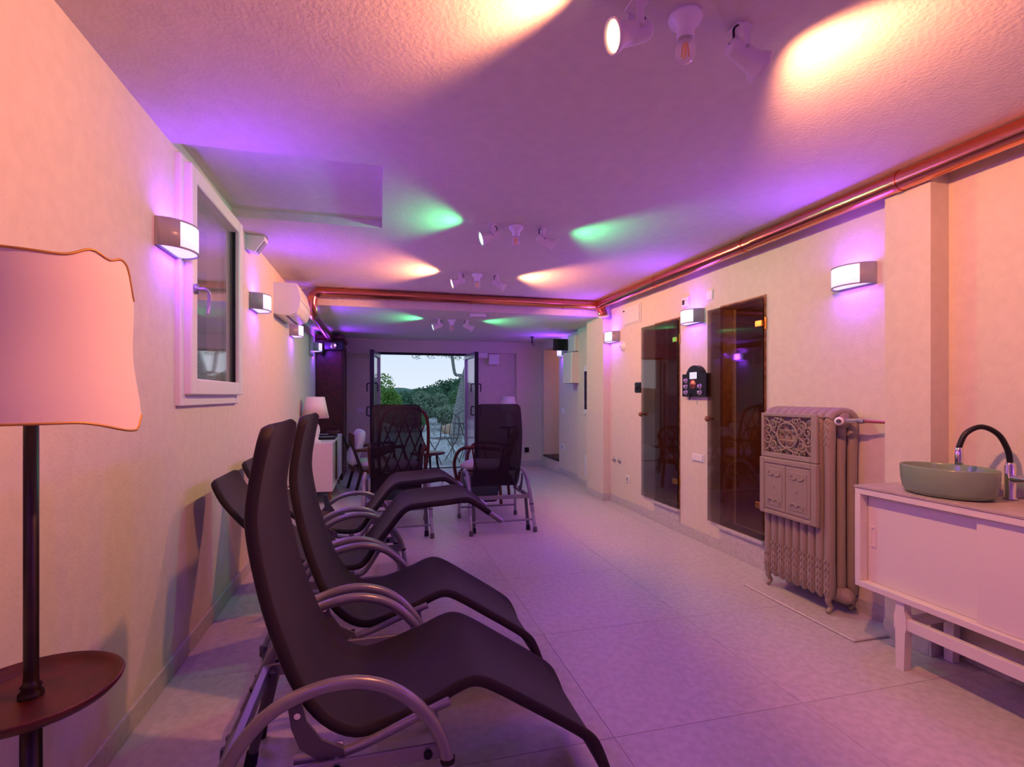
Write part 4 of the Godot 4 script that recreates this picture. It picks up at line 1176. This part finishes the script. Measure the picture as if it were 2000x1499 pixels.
# ---------------------------------------------------------------- far left: wardrobe, sideboard, chairs
func far_left() -> void:
	var t := thing("wardrobe", "tall dark mahogany wardrobe built against the left wall", "wardrobe", Vector3(-0.684, 0, -8.08))
	part("carcass", t, M.mahogany, Vector3(0, 1.0, 0), Vector3(0.35, 2.0, 0.82), 0.004)
	part("cornice", t, M.mahogany, Vector3(0.012, 2.035, 0.012), Vector3(0.385, 0.07, 0.85), 0.012)
	part("plinth", t, M.mahogany, Vector3(0.006, 0.05, 0.006), Vector3(0.36, 0.10, 0.83), 0.004)
	for z in [-0.2, 0.2]:
		var d := part("door", t, M.mahogany, Vector3(0.18, 1.03, z), Vector3(0.02, 1.84, 0.385), 0.004)
		part("door_panel", d, M.mahogany, Vector3(0.193, 1.03, z), Vector3(0.008, 1.6, 0.25), 0.003)
		var s0 := sn(true)
		tube(s0, [Vector3(0.19, 1.0, z * 0.2), Vector3(0.225, 1.0, z * 0.2)], 0.009, 8)
		obj("knob", s0, M.brass, d)
	# projector on the wardrobe's face
	var p := thing("projector", "black projector with round lens fixed to the wardrobe's front", "projector", Vector3(-0.63, 1.90, -7.665))
	part("case", p, M.black_plastic, Vector3(0.02, 0, 0.07), Vector3(0.26, 0.115, 0.14), 0.01)
	var s := sn(true)
	lathe(s, [Vector2(0, 0.014), Vector2(0.026, 0.01), Vector2(0.030, 0.022), Vector2(0.038, 0.022), Vector2(0.042, 0.0)], 22, xfm(Vector3(0.02, 0, 0.138), Vector3(PI / 2, 0, 0)))
	obj("lens", s, M.chrome, p)
	s = sn(true)
	tube(s, [Vector3(-0.09, -0.05, 0.05), Vector3(-0.12, -0.11, 0.03), Vector3(-0.15, -0.12, 0.01)], 0.010, 8)
	tube(s, [Vector3(-0.13, -0.06, 0.05), Vector3(-0.13, -0.14, 0.04)], 0.008, 8)
	obj("mount", s, M.dark_metal, p)
	# sideboard with sliding doors
	t = thing("sideboard", "white sideboard with wooden edged sliding doors against the left wall", "sideboard", Vector3(-0.675, 0, -6.78))
	var w := 0.35; var y0 := 0.135; var y1 := 0.676; var L := 1.50
	s = sn()
	span(s, Vector3(-w / 2, y1 - 0.022, -L / 2), Vector3(w / 2, y1, L / 2), 0.002)
	span(s, Vector3(-w / 2, y0, -L / 2), Vector3(w / 2, y0 + 0.022, L / 2), 0.002)
	span(s, Vector3(-w / 2, y0 + 0.022, L / 2 - 0.022), Vector3(w / 2, y1 - 0.022, L / 2), 0.001)
	span(s, Vector3(-w / 2, y0 + 0.022, -L / 2), Vector3(w / 2, y1 - 0.022, -L / 2 + 0.022), 0.001)
	span(s, Vector3(-w / 2, y0 + 0.022, -L / 2 + 0.022), Vector3(-w / 2 + 0.01, y1 - 0.022, L / 2 - 0.022))
	obj("carcass", s, M.white_paint, t)
	for e in [[0.02, 0.725, 0.14], [-0.725, 0.04, 0.158]]:
		var d := part("sliding_door", t, M.white_paint, Vector3(e[2], (y0 + y1) / 2, (e[0] + e[1]) / 2), Vector3(0.015, y1 - y0 - 0.046, e[1] - e[0]), 0.001)
		for z in [e[0] + 0.012, e[1] - 0.012]: part("edge_strip", d, M.light_wood, Vector3(e[2] + 0.002, (y0 + y1) / 2, z), Vector3(0.016, y1 - y0 - 0.046, 0.024), 0.002)
	for q in [[-0.13, 0.62], [0.13, 0.62], [-0.13, -0.62], [0.13, -0.62]]:
		s = sn(true)
		tube(s, [Vector3(q[0], y0, q[1]), Vector3(q[0] * 1.12, 0.0, q[1] * 1.03)], [0.02, 0.014], 10)
		obj("leg", s, M.light_wood, t)
	table_lamp("table_lamp", "white cone shade table lamp standing on the white sideboard", Vector3(-0.705, 0.676, -6.25), 0.30)
	p = thing("magazine_tray", "flat dark rimmed tray lying on the white sideboard", "tray", Vector3(-0.63, 0.676, -6.72))
	part("base", p, M.grey_plastic, Vector3(0, 0.006, 0), Vector3(0.22, 0.012, 0.46), 0.003)
	for q in [[-0.11, 0, 0.012, 0.46], [0.11, 0, 0.012, 0.46], [0, 0.224, 0.208, 0.012], [0, -0.224, 0.208, 0.012]]: part("rim", p, M.black_plastic, Vector3(q[0], 0.016, q[1]), Vector3(q[2], 0.03, q[3]), 0.002)
	p = thing("wicker_bowl", "small wicker bowl at the far end of the white sideboard", "bowl", Vector3(-0.60, 0.676, -7.25))
	s = sn(true)
	lathe(s, [Vector2(0, 0.0), Vector2(0.05, 0.0), Vector2(0.075, 0.025), Vector2(0.09, 0.06), Vector2(0.084, 0.06), Vector2(0.068, 0.028), Vector2(0.045, 0.008), Vector2(0, 0.008)], 24)
	obj("bowl", s, M.rattan, p)
	s = sn(true)
	var hp := []
	for i in 13: hp.append(Vector3(0.088 * cos(PI * i / 12), 0.058 + 0.05 * sin(PI * i / 12), 0))
	tube(s, hp, 0.006, 6)
	obj("handle", s, M.rattan, p)
	p = thing("waste_bin", "white waste bin with dark opening between the second and third lounger", "bin", Vector3(-0.70, 0, -4.55))
	s = sn(true)
	lathe(s, [Vector2(0, 0.0), Vector2(0.10, 0.0), Vector2(0.125, 0.38), Vector2(0.128, 0.40), Vector2(0.10, 0.44), Vector2(0.05, 0.45)], 28)
	obj("body", s, M.white_plastic, p)
	s = sn(true)
	lathe(s, [Vector2(0.05, 0.452), Vector2(0.045, 0.44), Vector2(0.0, 0.43)], 24)
	obj("opening", s, M.black_plastic, p)
func table_lamp(called: String, label: String, at: Vector3, hb: float) -> void:
	var t := thing(called, label, "table lamp", at)
	var s := sn(true)
	lathe(s, [Vector2(0, 0), Vector2(0.06, 0.0), Vector2(0.062, 0.012), Vector2(0.03, 0.025), Vector2(0.04, 0.07), Vector2(0.052, 0.12), Vector2(0.045, 0.18), Vector2(0.02, 0.22), Vector2(0.014, hb), Vector2(0, hb)], 24)
	obj("base", s, M.white_plastic, t)
	s = sn(true)
	lathe(s, [Vector2(0.150, hb - 0.03), Vector2(0.100, hb + 0.215), Vector2(0.098, hb + 0.215), Vector2(0.148, hb - 0.03), Vector2(0.150, hb - 0.03)], 40)
	obj("lamp_shade", s, M.shade_fabric, t)
	s = sn(true)
	tube(s, [Vector3(0, hb, 0), Vector3(0, hb + 0.12, 0)], 0.012, 10)
	for a in [0.0, TAU / 3, 2 * TAU / 3]: tube(s, [Vector3(0, hb + 0.12, 0), Vector3(cos(a) * 0.109, hb + 0.17, sin(a) * 0.109)], 0.0025, 5)
	obj("holder", s, M.brass, t)
func cushion(s: SurfaceTool, c: Vector3, z: Vector3, b := Basis()) -> void:
	# a pillowed block
	var n := 10
	var rings := []
	for i in n + 1:
		var v := PI * i / n
		var ring := []
		for j in 24:
			var a := TAU * j / 24
			var e := 0.35
			var cx := signf(cos(a)) * pow(absf(cos(a)), e) * pow(sin(v), 0.4)
			var cz := signf(sin(a)) * pow(absf(sin(a)), e) * pow(sin(v), 0.4)
			ring.append(c + b * Vector3(cx * z.x / 2, -cos(v) * z.y / 2, cz * z.z / 2))
		rings.append(ring)
	loft(s, rings, false)
func rattan_chair(called: String, label: String, at: Vector3, turn: float, high: bool, group := "") -> Node3D:
	var t := thing(called, label, "armchair", at, turn, group)
	# local: seat looks towards -z
	var s := sn(true)
	var seat := []
	for i in 24:
		var a := TAU * i / 24
		seat.append(Vector3(0.27 * signf(cos(a)) * pow(absf(cos(a)), 0.5), 0.34, 0.25 * signf(sin(a)) * pow(absf(sin(a)), 0.5)))
	seat.append(seat[0])
	tube(s, seat, 0.017, 8, false)
	for k in 9: tube(s, [Vector3(-0.24 + k * 0.06, 0.34, -0.24), Vector3(-0.24 + k * 0.06, 0.34, 0.24)], 0.008, 6)
	obj("seat_frame", s, M.rattan, t)
	for q in [[-0.25, -0.22], [0.25, -0.22], [-0.24, 0.23], [0.24, 0.23]]:
		s = sn(true)
		tube(s, [Vector3(q[0], 0.34, q[1]), Vector3(q[0] * 1.08, 0.0, q[1] * 1.12)], 0.018, 10)
		obj("leg", s, M.rattan, t)
	for sg in [-1.0, 1.0]:
		s = sn(true)
		tube(s, curve([Vector3(0.26 * sg, 0.22, -0.24), Vector3(0.29 * sg, 0.45, -0.27), Vector3(0.30 * sg, 0.60, -0.20), Vector3(0.30 * sg, 0.63, -0.05), Vector3(0.28 * sg, 0.62, 0.12), Vector3(0.25 * sg, 0.60, 0.25)], 6), 0.019, 10)
		obj("arm", s, M.rattan, t)
		s = sn(true)
		tube(s, curve([Vector3(0.27 * sg, 0.34, 0.0), Vector3(0.285 * sg, 0.48, -0.04), Vector3(0.298 * sg, 0.62, -0.06)], 4), 0.011, 8)
		obj("arm_post", s, M.rattan, t)
	var hb := 1.06 if high else 0.80
	s = sn(true)
	var hoop := curve([Vector3(-0.24, 0.30, 0.23), Vector3(-0.27, 0.62, 0.29), Vector3(-0.24, hb - 0.10, 0.35), Vector3(-0.12, hb, 0.375), Vector3(0.12, hb, 0.375), Vector3(0.24, hb - 0.10, 0.35), Vector3(0.27, 0.62, 0.29), Vector3(0.24, 0.30, 0.23)], 6)
	tube(s, hoop, 0.018, 10)
	obj("back_hoop", s, M.rattan, t)
	var zb := func(y: float) -> float: return lerpf(0.23, 0.375, clampf((y - 0.3) / (hb - 0.3), 0, 1))
	for k in 7:
		# slanting, slightly bowed canes crossing each other: an open diamond back
		for sg in [-1.0, 1.0]:
			s = sn(true)
			var x0 := -0.36 + k * 0.12
			var pts := []
			for i in 9:
				var y := lerpf(0.36, hb - 0.01, i / 8.0)
				var x: float = (x0 + 0.26 * (i / 8.0) - 0.10) * sg
				var lim := 0.255 - maxf(0.0, (y - (hb - 0.13))) * 1.0
				if absf(x) < lim: pts.append(Vector3(x, y, zb.call(y)))
			if pts.size() > 1:
				tube(s, pts, 0.009, 6)
				obj("back_cane", s, M.rattan, t)
	s = sn(true)
	cushion(s, Vector3(0, 0.405, -0.01), Vector3(0.50, 0.10, 0.47))
	obj("seat_cushion", s, M.cushion_white, t)
	return t
func seating() -> void:
	rattan_chair("rattan_armchair", "high backed rattan armchair standing right behind the mesh lounger, facing the garden", Vector3(0.22, 0, -6.0), 0.15, true, "rattan armchairs")
	var b := rattan_chair("rattan_armchair", "rattan armchair with pale seat cushion partly hidden behind the right lounger", Vector3(1.18, 0, -5.85), 1.15, false, "rattan armchairs")
	# wooden easy chair by the sideboard
	var t := thing("wooden_armchair", "low wooden easy chair with white back cushion beside the sideboard", "armchair", Vector3(-0.04, 0, -6.78), -PI / 2 + 0.2)
	var s := sn()
	for sg in [-1.0, 1.0]:
		s = sn(true)
		tube(s, curve([Vector3(0.28 * sg, 0.54, 0.30), Vector3(0.29 * sg, 0.55, 0.05), Vector3(0.30 * sg, 0.57, -0.22), Vector3(0.30 * sg, 0.56, -0.30)], 4), 0.02, 8)
		obj("arm", s, M.rattan, t)
		s = sn(true)
		tube(s, [Vector3(0.28 * sg, 0.68, 0.36), Vector3(0.28 * sg, 0.30, 0.22), Vector3(0.29 * sg, 0.0, 0.30)], [0.016, 0.02, 0.02], 8)
		obj("leg", s, M.dark_wood, t)
		s = sn(true)
		tube(s, curve([Vector3(0.30 * sg, 0.57, -0.27), Vector3(0.31 * sg, 0.42, -0.31), Vector3(0.29 * sg, 0.25, -0.27), Vector3(0.29 * sg, 0.0, -0.30)], 4), 0.02, 8)
		obj("leg", s, M.rattan, t)
	s = sn()
	box(s, Vector3(0, 0.29, -0.28), Vector3(0.58, 0.05, 0.03), 0.004)
	box(s, Vector3(0, 0.27, 0.22), Vector3(0.56, 0.05, 0.03), 0.004)
	for sg in [-1, 1]: box(s, Vector3(0.28 * sg, 0.28, -0.03), Vector3(0.03, 0.05, 0.5), 0.004)
	obj("seat_frame", s, M.rattan, t)
	for k in 6: part("back_slat", t, M.rattan, Vector3(-0.2 + k * 0.08, 0.5, 0.30), Vector3(0.03, 0.46, 0.012), 0.003)
	s = sn(true)
	cushion(s, Vector3(0, 0.355, -0.02), Vector3(0.52, 0.10, 0.50))
	obj("seat_cushion", s, M.cushion_white, t)
	s = sn(true)
	cushion(s, Vector3(0, 0.56, 0.245), Vector3(0.50, 0.11, 0.46), Basis.from_euler(Vector3(PI / 2 - 0.28, 0, 0)))
	obj("back_cushion", s, M.cushion_white, t)
	s = sn(true)
	cushion(s, Vector3.ZERO, Vector3(0.36, 0.10, 0.30))
	var pil := tag(obj("throw_pillow", s, M.cushion_olive), "olive green pillow lying on the seat of the wooden easy chair", "pillow")
	pil.position = Vector3(0.03, 0.485, -6.80); pil.rotation = Vector3(0.35, -1.2, 0.15)
	# round low table
	t = thing("side_table", "small round wooden table in front of the garden door", "table", Vector3(0.66, 0, -7.25))
	s = sn(true)
	lathe(s, [Vector2(0, 0.385), Vector2(0.225, 0.385), Vector2(0.245, 0.392), Vector2(0.25, 0.402), Vector2(0.245, 0.412), Vector2(0, 0.412)], 40)
	obj("table_top", s, M.mahogany, t)
	for k in 4:
		var a := TAU * k / 4 + 0.35
		s = sn(true)
		tube(s, curve([Vector3(cos(a) * 0.13, 0.39, sin(a) * 0.13), Vector3(cos(a) * 0.15, 0.22, sin(a) * 0.15), Vector3(cos(a) * 0.22, 0.0, sin(a) * 0.22)], 4), [0.016, 0.016, 0.016, 0.016, 0.015, 0.015, 0.014, 0.013, 0.013], 8)
		obj("leg", s, M.dark_wood, t)
	# lamp in the far right corner on a small stand
	t = thing("lamp_stand", "small dark pedestal under the far white lamp", "stand", Vector3(2.06, 0, -8.15))
	s = sn(true)
	lathe(s, [Vector2(0, 0), Vector2(0.14, 0), Vector2(0.14, 0.02), Vector2(0.03, 0.04), Vector2(0.025, 0.66), Vector2(0.15, 0.68), Vector2(0.15, 0.70), Vector2(0, 0.70)], 24)
	obj("pedestal", s, M.dark_wood, t)
	table_lamp("table_lamp", "white cone shade lamp far back, just over the right lounger's headrest", Vector3(2.06, 0.70, -8.15), 0.275)

# ---------------------------------------------------------------- garden
func leaf_ball(s: SurfaceTool, c: Vector3, r: Vector3, n: int, size: float) -> void:
	s.set_smooth_group(-1)
	for i in n:
		var d := Vector3(rng.randfn(), rng.randfn(), rng.randfn()).normalized()
		var p := c + d * r * pow(rng.randf(), 0.25)
		var u := Vector3(rng.randfn(), rng.randfn(), rng.randfn()).normalized() * size * rng.randf_range(0.6, 1.3)
		var v := u.cross(Vector3(rng.randfn(), rng.randfn(), rng.randfn())).normalized() * size * 0.45
		tri(s, p - u, p + v, p + u)
		tri(s, p - u, p + u, p - v)
func shrub(called: String, label: String, cat: String, at: Vector3, r: Vector3, m: Material, n: int, size: float, trunk: float, group: String) -> void:
	var t := thing(called, label, cat, at, 0.0, group)
	var s := sn()
	for k in 9:
		var o := Vector3(rng.randf_range(-1, 1), rng.randf_range(-0.4, 0.9), rng.randf_range(-1, 1)) * r * 0.6
		leaf_ball(s, Vector3(0, trunk + r.y * 0.9, 0) + o, r * rng.randf_range(0.4, 0.62), n / 9, size)
	obj("foliage", s, m, t)
	s = sn(true)
	for k in 3:
		var a := TAU * k / 3.0
		tube(s, curve([Vector3(0.05 * cos(a), 0, 0.05 * sin(a)), Vector3(0.12 * cos(a), (trunk + r.y) * 0.5, 0.12 * sin(a)), Vector3(r.x * 0.4 * cos(a), trunk + r.y, r.z * 0.4 * sin(a))], 3), 0.03 + 0.02 * trunk, 6)
	obj("stem", s, M.bark, t)
func iron_chair(label: String, at: Vector3, turn: float) -> void:
	var t := thing("bistro_chair", label, "garden chair", at, turn, "iron bistro chairs outside")
	var s := sn(true)
	for sg in [-1.0, 1.0]:
		tube(s, curve([Vector3(0.19 * sg, 0.0, -0.20), Vector3(0.19 * sg, 0.25, 0.02), Vector3(0.19 * sg, 0.44, 0.18)], 4), 0.009, 6)
		tube(s, curve([Vector3(0.20 * sg, 0.0, 0.24), Vector3(0.20 * sg, 0.22, 0.06), Vector3(0.20 * sg, 0.44, -0.18)], 4), 0.009, 6)
	obj("leg_frame", s, M.garden_iron, t)
	for k in 6: part("seat_slat", t, M.garden_iron, Vector3(0, 0.445, -0.17 + k * 0.068), Vector3(0.40, 0.012, 0.045), 0.002)
	s = sn(true)
	tube(s, curve([Vector3(-0.19, 0.44, 0.19), Vector3(-0.20, 0.66, 0.23), Vector3(-0.16, 0.82, 0.25), Vector3(0, 0.90, 0.26), Vector3(0.16, 0.82, 0.25), Vector3(0.20, 0.66, 0.23), Vector3(0.19, 0.44, 0.19)], 5), 0.009, 6)
	for x in [-0.1, 0.0, 0.1]: tube(s, [Vector3(x, 0.46, 0.19), Vector3(x * 1.1, 0.84, 0.25)], 0.006, 5)
	obj("back_frame", s, M.garden_iron, t)
func garden() -> void:
	rng.seed = 77
	var s := sn()
	span(s, Vector3(-14, -0.35, FZ - 2.6), Vector3(18, -0.06, -60))
	struct("ground", s, M.gravel_ground)
	s = sn()
	span(s, Vector3(-6, -0.35, FZ - 0.3), Vector3(9, -0.075, FZ - 2.6))
	var pv := struct("terrace", s, M.grout)
	for i in range(-3, 6):
		for j in 4:
			part("paving_slab", pv, M.paving, Vector3(0.1 + i * 0.8, -0.045, FZ - 0.60 - j * 0.58), Vector3(0.785, 0.06, 0.565), 0.006)
	# loose gravel
	var mm := MultiMesh.new()
	mm.transform_format = MultiMesh.TRANSFORM_3D
	var peb := sn(true)
	lathe(peb, [Vector2(0, -0.6), Vector2(0.8, -0.3), Vector2(1, 0.1), Vector2(0.6, 0.55), Vector2(0, 0.65)], 6)
	peb.generate_normals()
	mm.mesh = peb.commit()
	mm.instance_count = 9000
	for i in 9000:
		var d := pow(rng.randf(), 1.6)
		var z := FZ - 2.6 - d * 16.0
		var w := 2.2 + d * 3.0
		var x := rng.randf_range(-0.6 * w, 1.25 * w) + d * 0.6
		var b := Basis.from_euler(Vector3(rng.randf() * 6, rng.randf() * 6, rng.randf() * 6)).scaled(Vector3.ONE * rng.randf_range(0.018, 0.045))
		mm.set_instance_transform(i, Transform3D(b, Vector3(x, -0.05, z)))
	var gv := MultiMeshInstance3D.new()
	gv.multimesh = mm
	gv.material_override = M.gravel_stone
	gv.name = "gravel"
	gv.set_meta("kind", "stuff")
	tag(gv, "pale loose gravel covering the garden yard outside", "gravel")
	add_child(gv)
	iron_chair("iron garden chair nearest the open door, back to the trees", Vector3(1.13, -0.012, -9.35), 0.5)
	iron_chair("iron garden chair on the far side of the bistro table", Vector3(1.62, -0.012, -10.25), PI - 0.3)
	var t := thing("bistro_table", "small round iron garden table beside the tree", "garden table", Vector3(1.62, -0.012, -9.55))
	s = sn(true)
	lathe(s, [Vector2(0, 0.70), Vector2(0.30, 0.70), Vector2(0.305, 0.71), Vector2(0.30, 0.72), Vector2(0, 0.72)], 32)
	obj("table_top", s, M.garden_iron, t)
	for k in 3:
		var a := TAU * k / 3 + 0.3
		s = sn(true)
		tube(s, curve([Vector3(cos(a) * 0.24, 0.70, sin(a) * 0.24), Vector3(cos(a) * 0.10, 0.42, sin(a) * 0.10), Vector3(cos(a) * 0.12, 0.25, sin(a) * 0.12), Vector3(cos(a) * 0.26, 0.0, sin(a) * 0.26)], 5), 0.010, 6)
		obj("leg", s, M.garden_iron, t)
	# boulder
	t = thing("boulder", "ochre boulder at the foot of the bushes", "rock", Vector3(2.35, -0.06, -16.8))
	s = sn(true)
	var rings := []
	for i in 8:
		var v := PI * i / 7
		var ring := []
		for j in 14:
			var a := TAU * j / 14
			var k := 1.0 + 0.18 * sin(a * 3 + i) + 0.12 * cos(a * 5 - i * 2)
			ring.append(Vector3(cos(a) * sin(v) * 0.34 * k, 0.15 - cos(v) * 0.22, sin(a) * sin(v) * 0.26 * k))
		rings.append(ring)
	loft(s, rings, false)
	obj("stone", s, M.rock, t)
	# the old tree by the terrace: leaning trunk, a bent bough, a fringe of leaves over the door
	t = thing("old_tree", "old pale barked tree leaning beside the terrace with a bent bough overhead", "tree", Vector3(1.90, -0.06, -13.0))
	s = sn(true)
	var tp := curve([Vector3(0, -0.1, 0), Vector3(0.02, 0.3, 0), Vector3(0.10, 0.9, 0), Vector3(0.25, 1.7, 0.05), Vector3(0.50, 2.6, 0.1), Vector3(0.75, 3.6, 0.1)], 5)
	var tr := []
	for i in tp.size(): tr.append(lerpf(0.17, 0.10, float(i) / (tp.size() - 1)) + (0.07 if i < 3 else 0.0))
	tube(s, tp, tr, 14)
	obj("trunk", s, M.bark, t)
	s = sn(true)
	tube(s, curve([Vector3(0.26, 1.80, 0.05), Vector3(0.05, 1.78, 0.3), Vector3(-0.08, 1.80, 0.45), Vector3(-0.13, 1.98, 0.5), Vector3(-0.17, 2.2, 0.55), Vector3(-0.25, 2.5, 0.55), Vector3(-0.42, 3.0, 0.55)], 5), 0.038, 10)
	obj("bough", s, M.bark, t)
	s = sn(true)
	for k in 7: tube(s, curve([Vector3(-0.25, 2.5, 0.55), Vector3(-0.45 + 0.12 * k, 2.5 + 0.04 * k, 0.5), Vector3(-1.0 + 0.26 * k, 2.22 + 0.10 * (k % 3), 0.3 + 0.1 * k)], 3), 0.010, 5)
	obj("twig", s, M.bark, t)
	s = sn()
	for k in 22:
		leaf_ball(s, Vector3(-0.95 + 0.085 * k + rng.randf_range(-0.1, 0.1), 2.26 + 0.22 * rng.randf() + 0.07 * sin(k), 0.4 + rng.randf_range(-0.4, 0.4)), Vector3(0.17, 0.12, 0.2), 45, 0.028)
	for k in 10: leaf_ball(s, Vector3(rng.randf_range(-1.6, 1.8), 3.5 + rng.randf(), rng.randf_range(-1, 1)), Vector3(0.6, 0.4, 0.6), 160, 0.04)
	obj("foliage", s, M.leaf_grey, t)
	# bushes along the edge of the yard
	var k := 0
	for q in [[-0.1, -20.6, 0.95, 1.75, "leaf_bright", "round bright green bush left of the garden view"], [-2.3, -20.6, 0.85, 1.6, "leaf_mid", "dark bush at the left edge of the garden view"], [2.0, -22.8, 0.9, 1.25, "leaf_grey", "grey green bush in the middle of the garden view"], [4.0, -22.8, 0.9, 1.4, "leaf_mid", "deep green bush behind the ochre boulder"], [6.1, -22.8, 0.95, 1.7, "leaf_grey", "grey bush behind the old tree's trunk"], [2.7, -19.2, 0.75, 0.7, "leaf_grey", "low silvery bush left of the ochre boulder"], [0.9, -18.2, 0.7, 0.65, "leaf_mid", "low green bush at the gravel's far edge"]]:
		shrub("bush", q[5], "bush", Vector3(q[0], -0.1, q[1]), Vector3(q[2], q[3] * 0.62, 1.0), M[q[4]], 4200, 0.07, 0.12, "bushes at the yard's edge")
		k += 1
	# wooded slope and far ridge
	for h in [[-70.0, 46.0, 5.4, 1.6, 12, "wooded slope"], [-160.0, 120.0, 7.2, 3.0, 13, "far ridge"]]:
		var fn := FastNoiseLite.new()
		fn.seed = h[4]; fn.frequency = 0.03
		var ff := FastNoiseLite.new()
		ff.seed = h[4] + 7; ff.frequency = 0.35
		s = sn(true)
		var rows := []
		for j in 26:
			var row := []
			for i in 121:
				var x: float = lerpf(-h[1], h[1] * 1.3, i / 120.0)
				var z: float = h[0] + 28.0 - j * 2.0
				var up := sin(clampf(j / 16.0, 0, 1) * PI * 0.5)
				var rise: float = h[2] * (0.62 + 0.5 * smoothstep(-0.1, 0.32, x / h[1])) if h[4] == 12 else h[2]
				var y: float = -4.0 + up * (rise + h[3] * fn.get_noise_2d(x, z)) + ff.get_noise_2d(x * 2.0, z * 2.0) * 0.9 * up
				row.append(Vector3(x, y, z))
			rows.append(row)
		loft(s, rows, false, false)
		var hm := struct("hillside" if h[4] == 12 else "far_ridge", s, M.hill_green)
	var crown := sn()
	rng.seed = 5
	leaf_ball(crown, Vector3.ZERO, Vector3(1, 0.9, 1), 260, 0.16)
	crown.generate_normals()
	var cm := MultiMesh.new()
	cm.transform_format = MultiMesh.TRANSFORM_3D
	cm.mesh = crown.commit()
	cm.instance_count = 700
	var f2 := FastNoiseLite.new()
	f2.seed = 12; f2.frequency = 0.03
	for i in 700:
		var j := rng.randf_range(2.0, 18.0)
		var x := rng.randf_range(-14, 34)
		var z := -42.0 - j * 2.0
		var up := sin(clampf(j / 16.0, 0, 1) * PI * 0.5)
		var rise := 5.4 * (0.62 + 0.5 * smoothstep(-0.1, 0.32, x / 46.0))
		var y := -4.0 + up * (rise + 1.6 * f2.get_noise_2d(x, z))
		var sc := rng.randf_range(0.7, 1.5)
		cm.set_instance_transform(i, Transform3D(Basis.from_euler(Vector3(0, rng.randf() * 6, 0)).scaled(Vector3(sc, sc * 1.1, sc)), Vector3(x, y + 0.5, z)))
	var wd := MultiMeshInstance3D.new()
	wd.multimesh = cm
	wd.material_override = M.leaf_far
	wd.name = "woodland"
	wd.set_meta("kind", "stuff")
	tag(wd, "dense green woodland covering the slope beyond the garden", "woodland")
	add_child(wd)

func _ready() -> void:
	stage()
	rng.seed = 1
	materials()
	room()
	window_left()
	garden_door()
	glass_door("door_2", D_NEAR, 0.13)
	glass_door("door_3", D_FAR, 0.22)
	cabins()
	lamps()
	pipes()
	loungers()
	floor_lamp()
	radiator()
	vanity()
	wall_fittings()
	far_left()
	seating()
	garden()
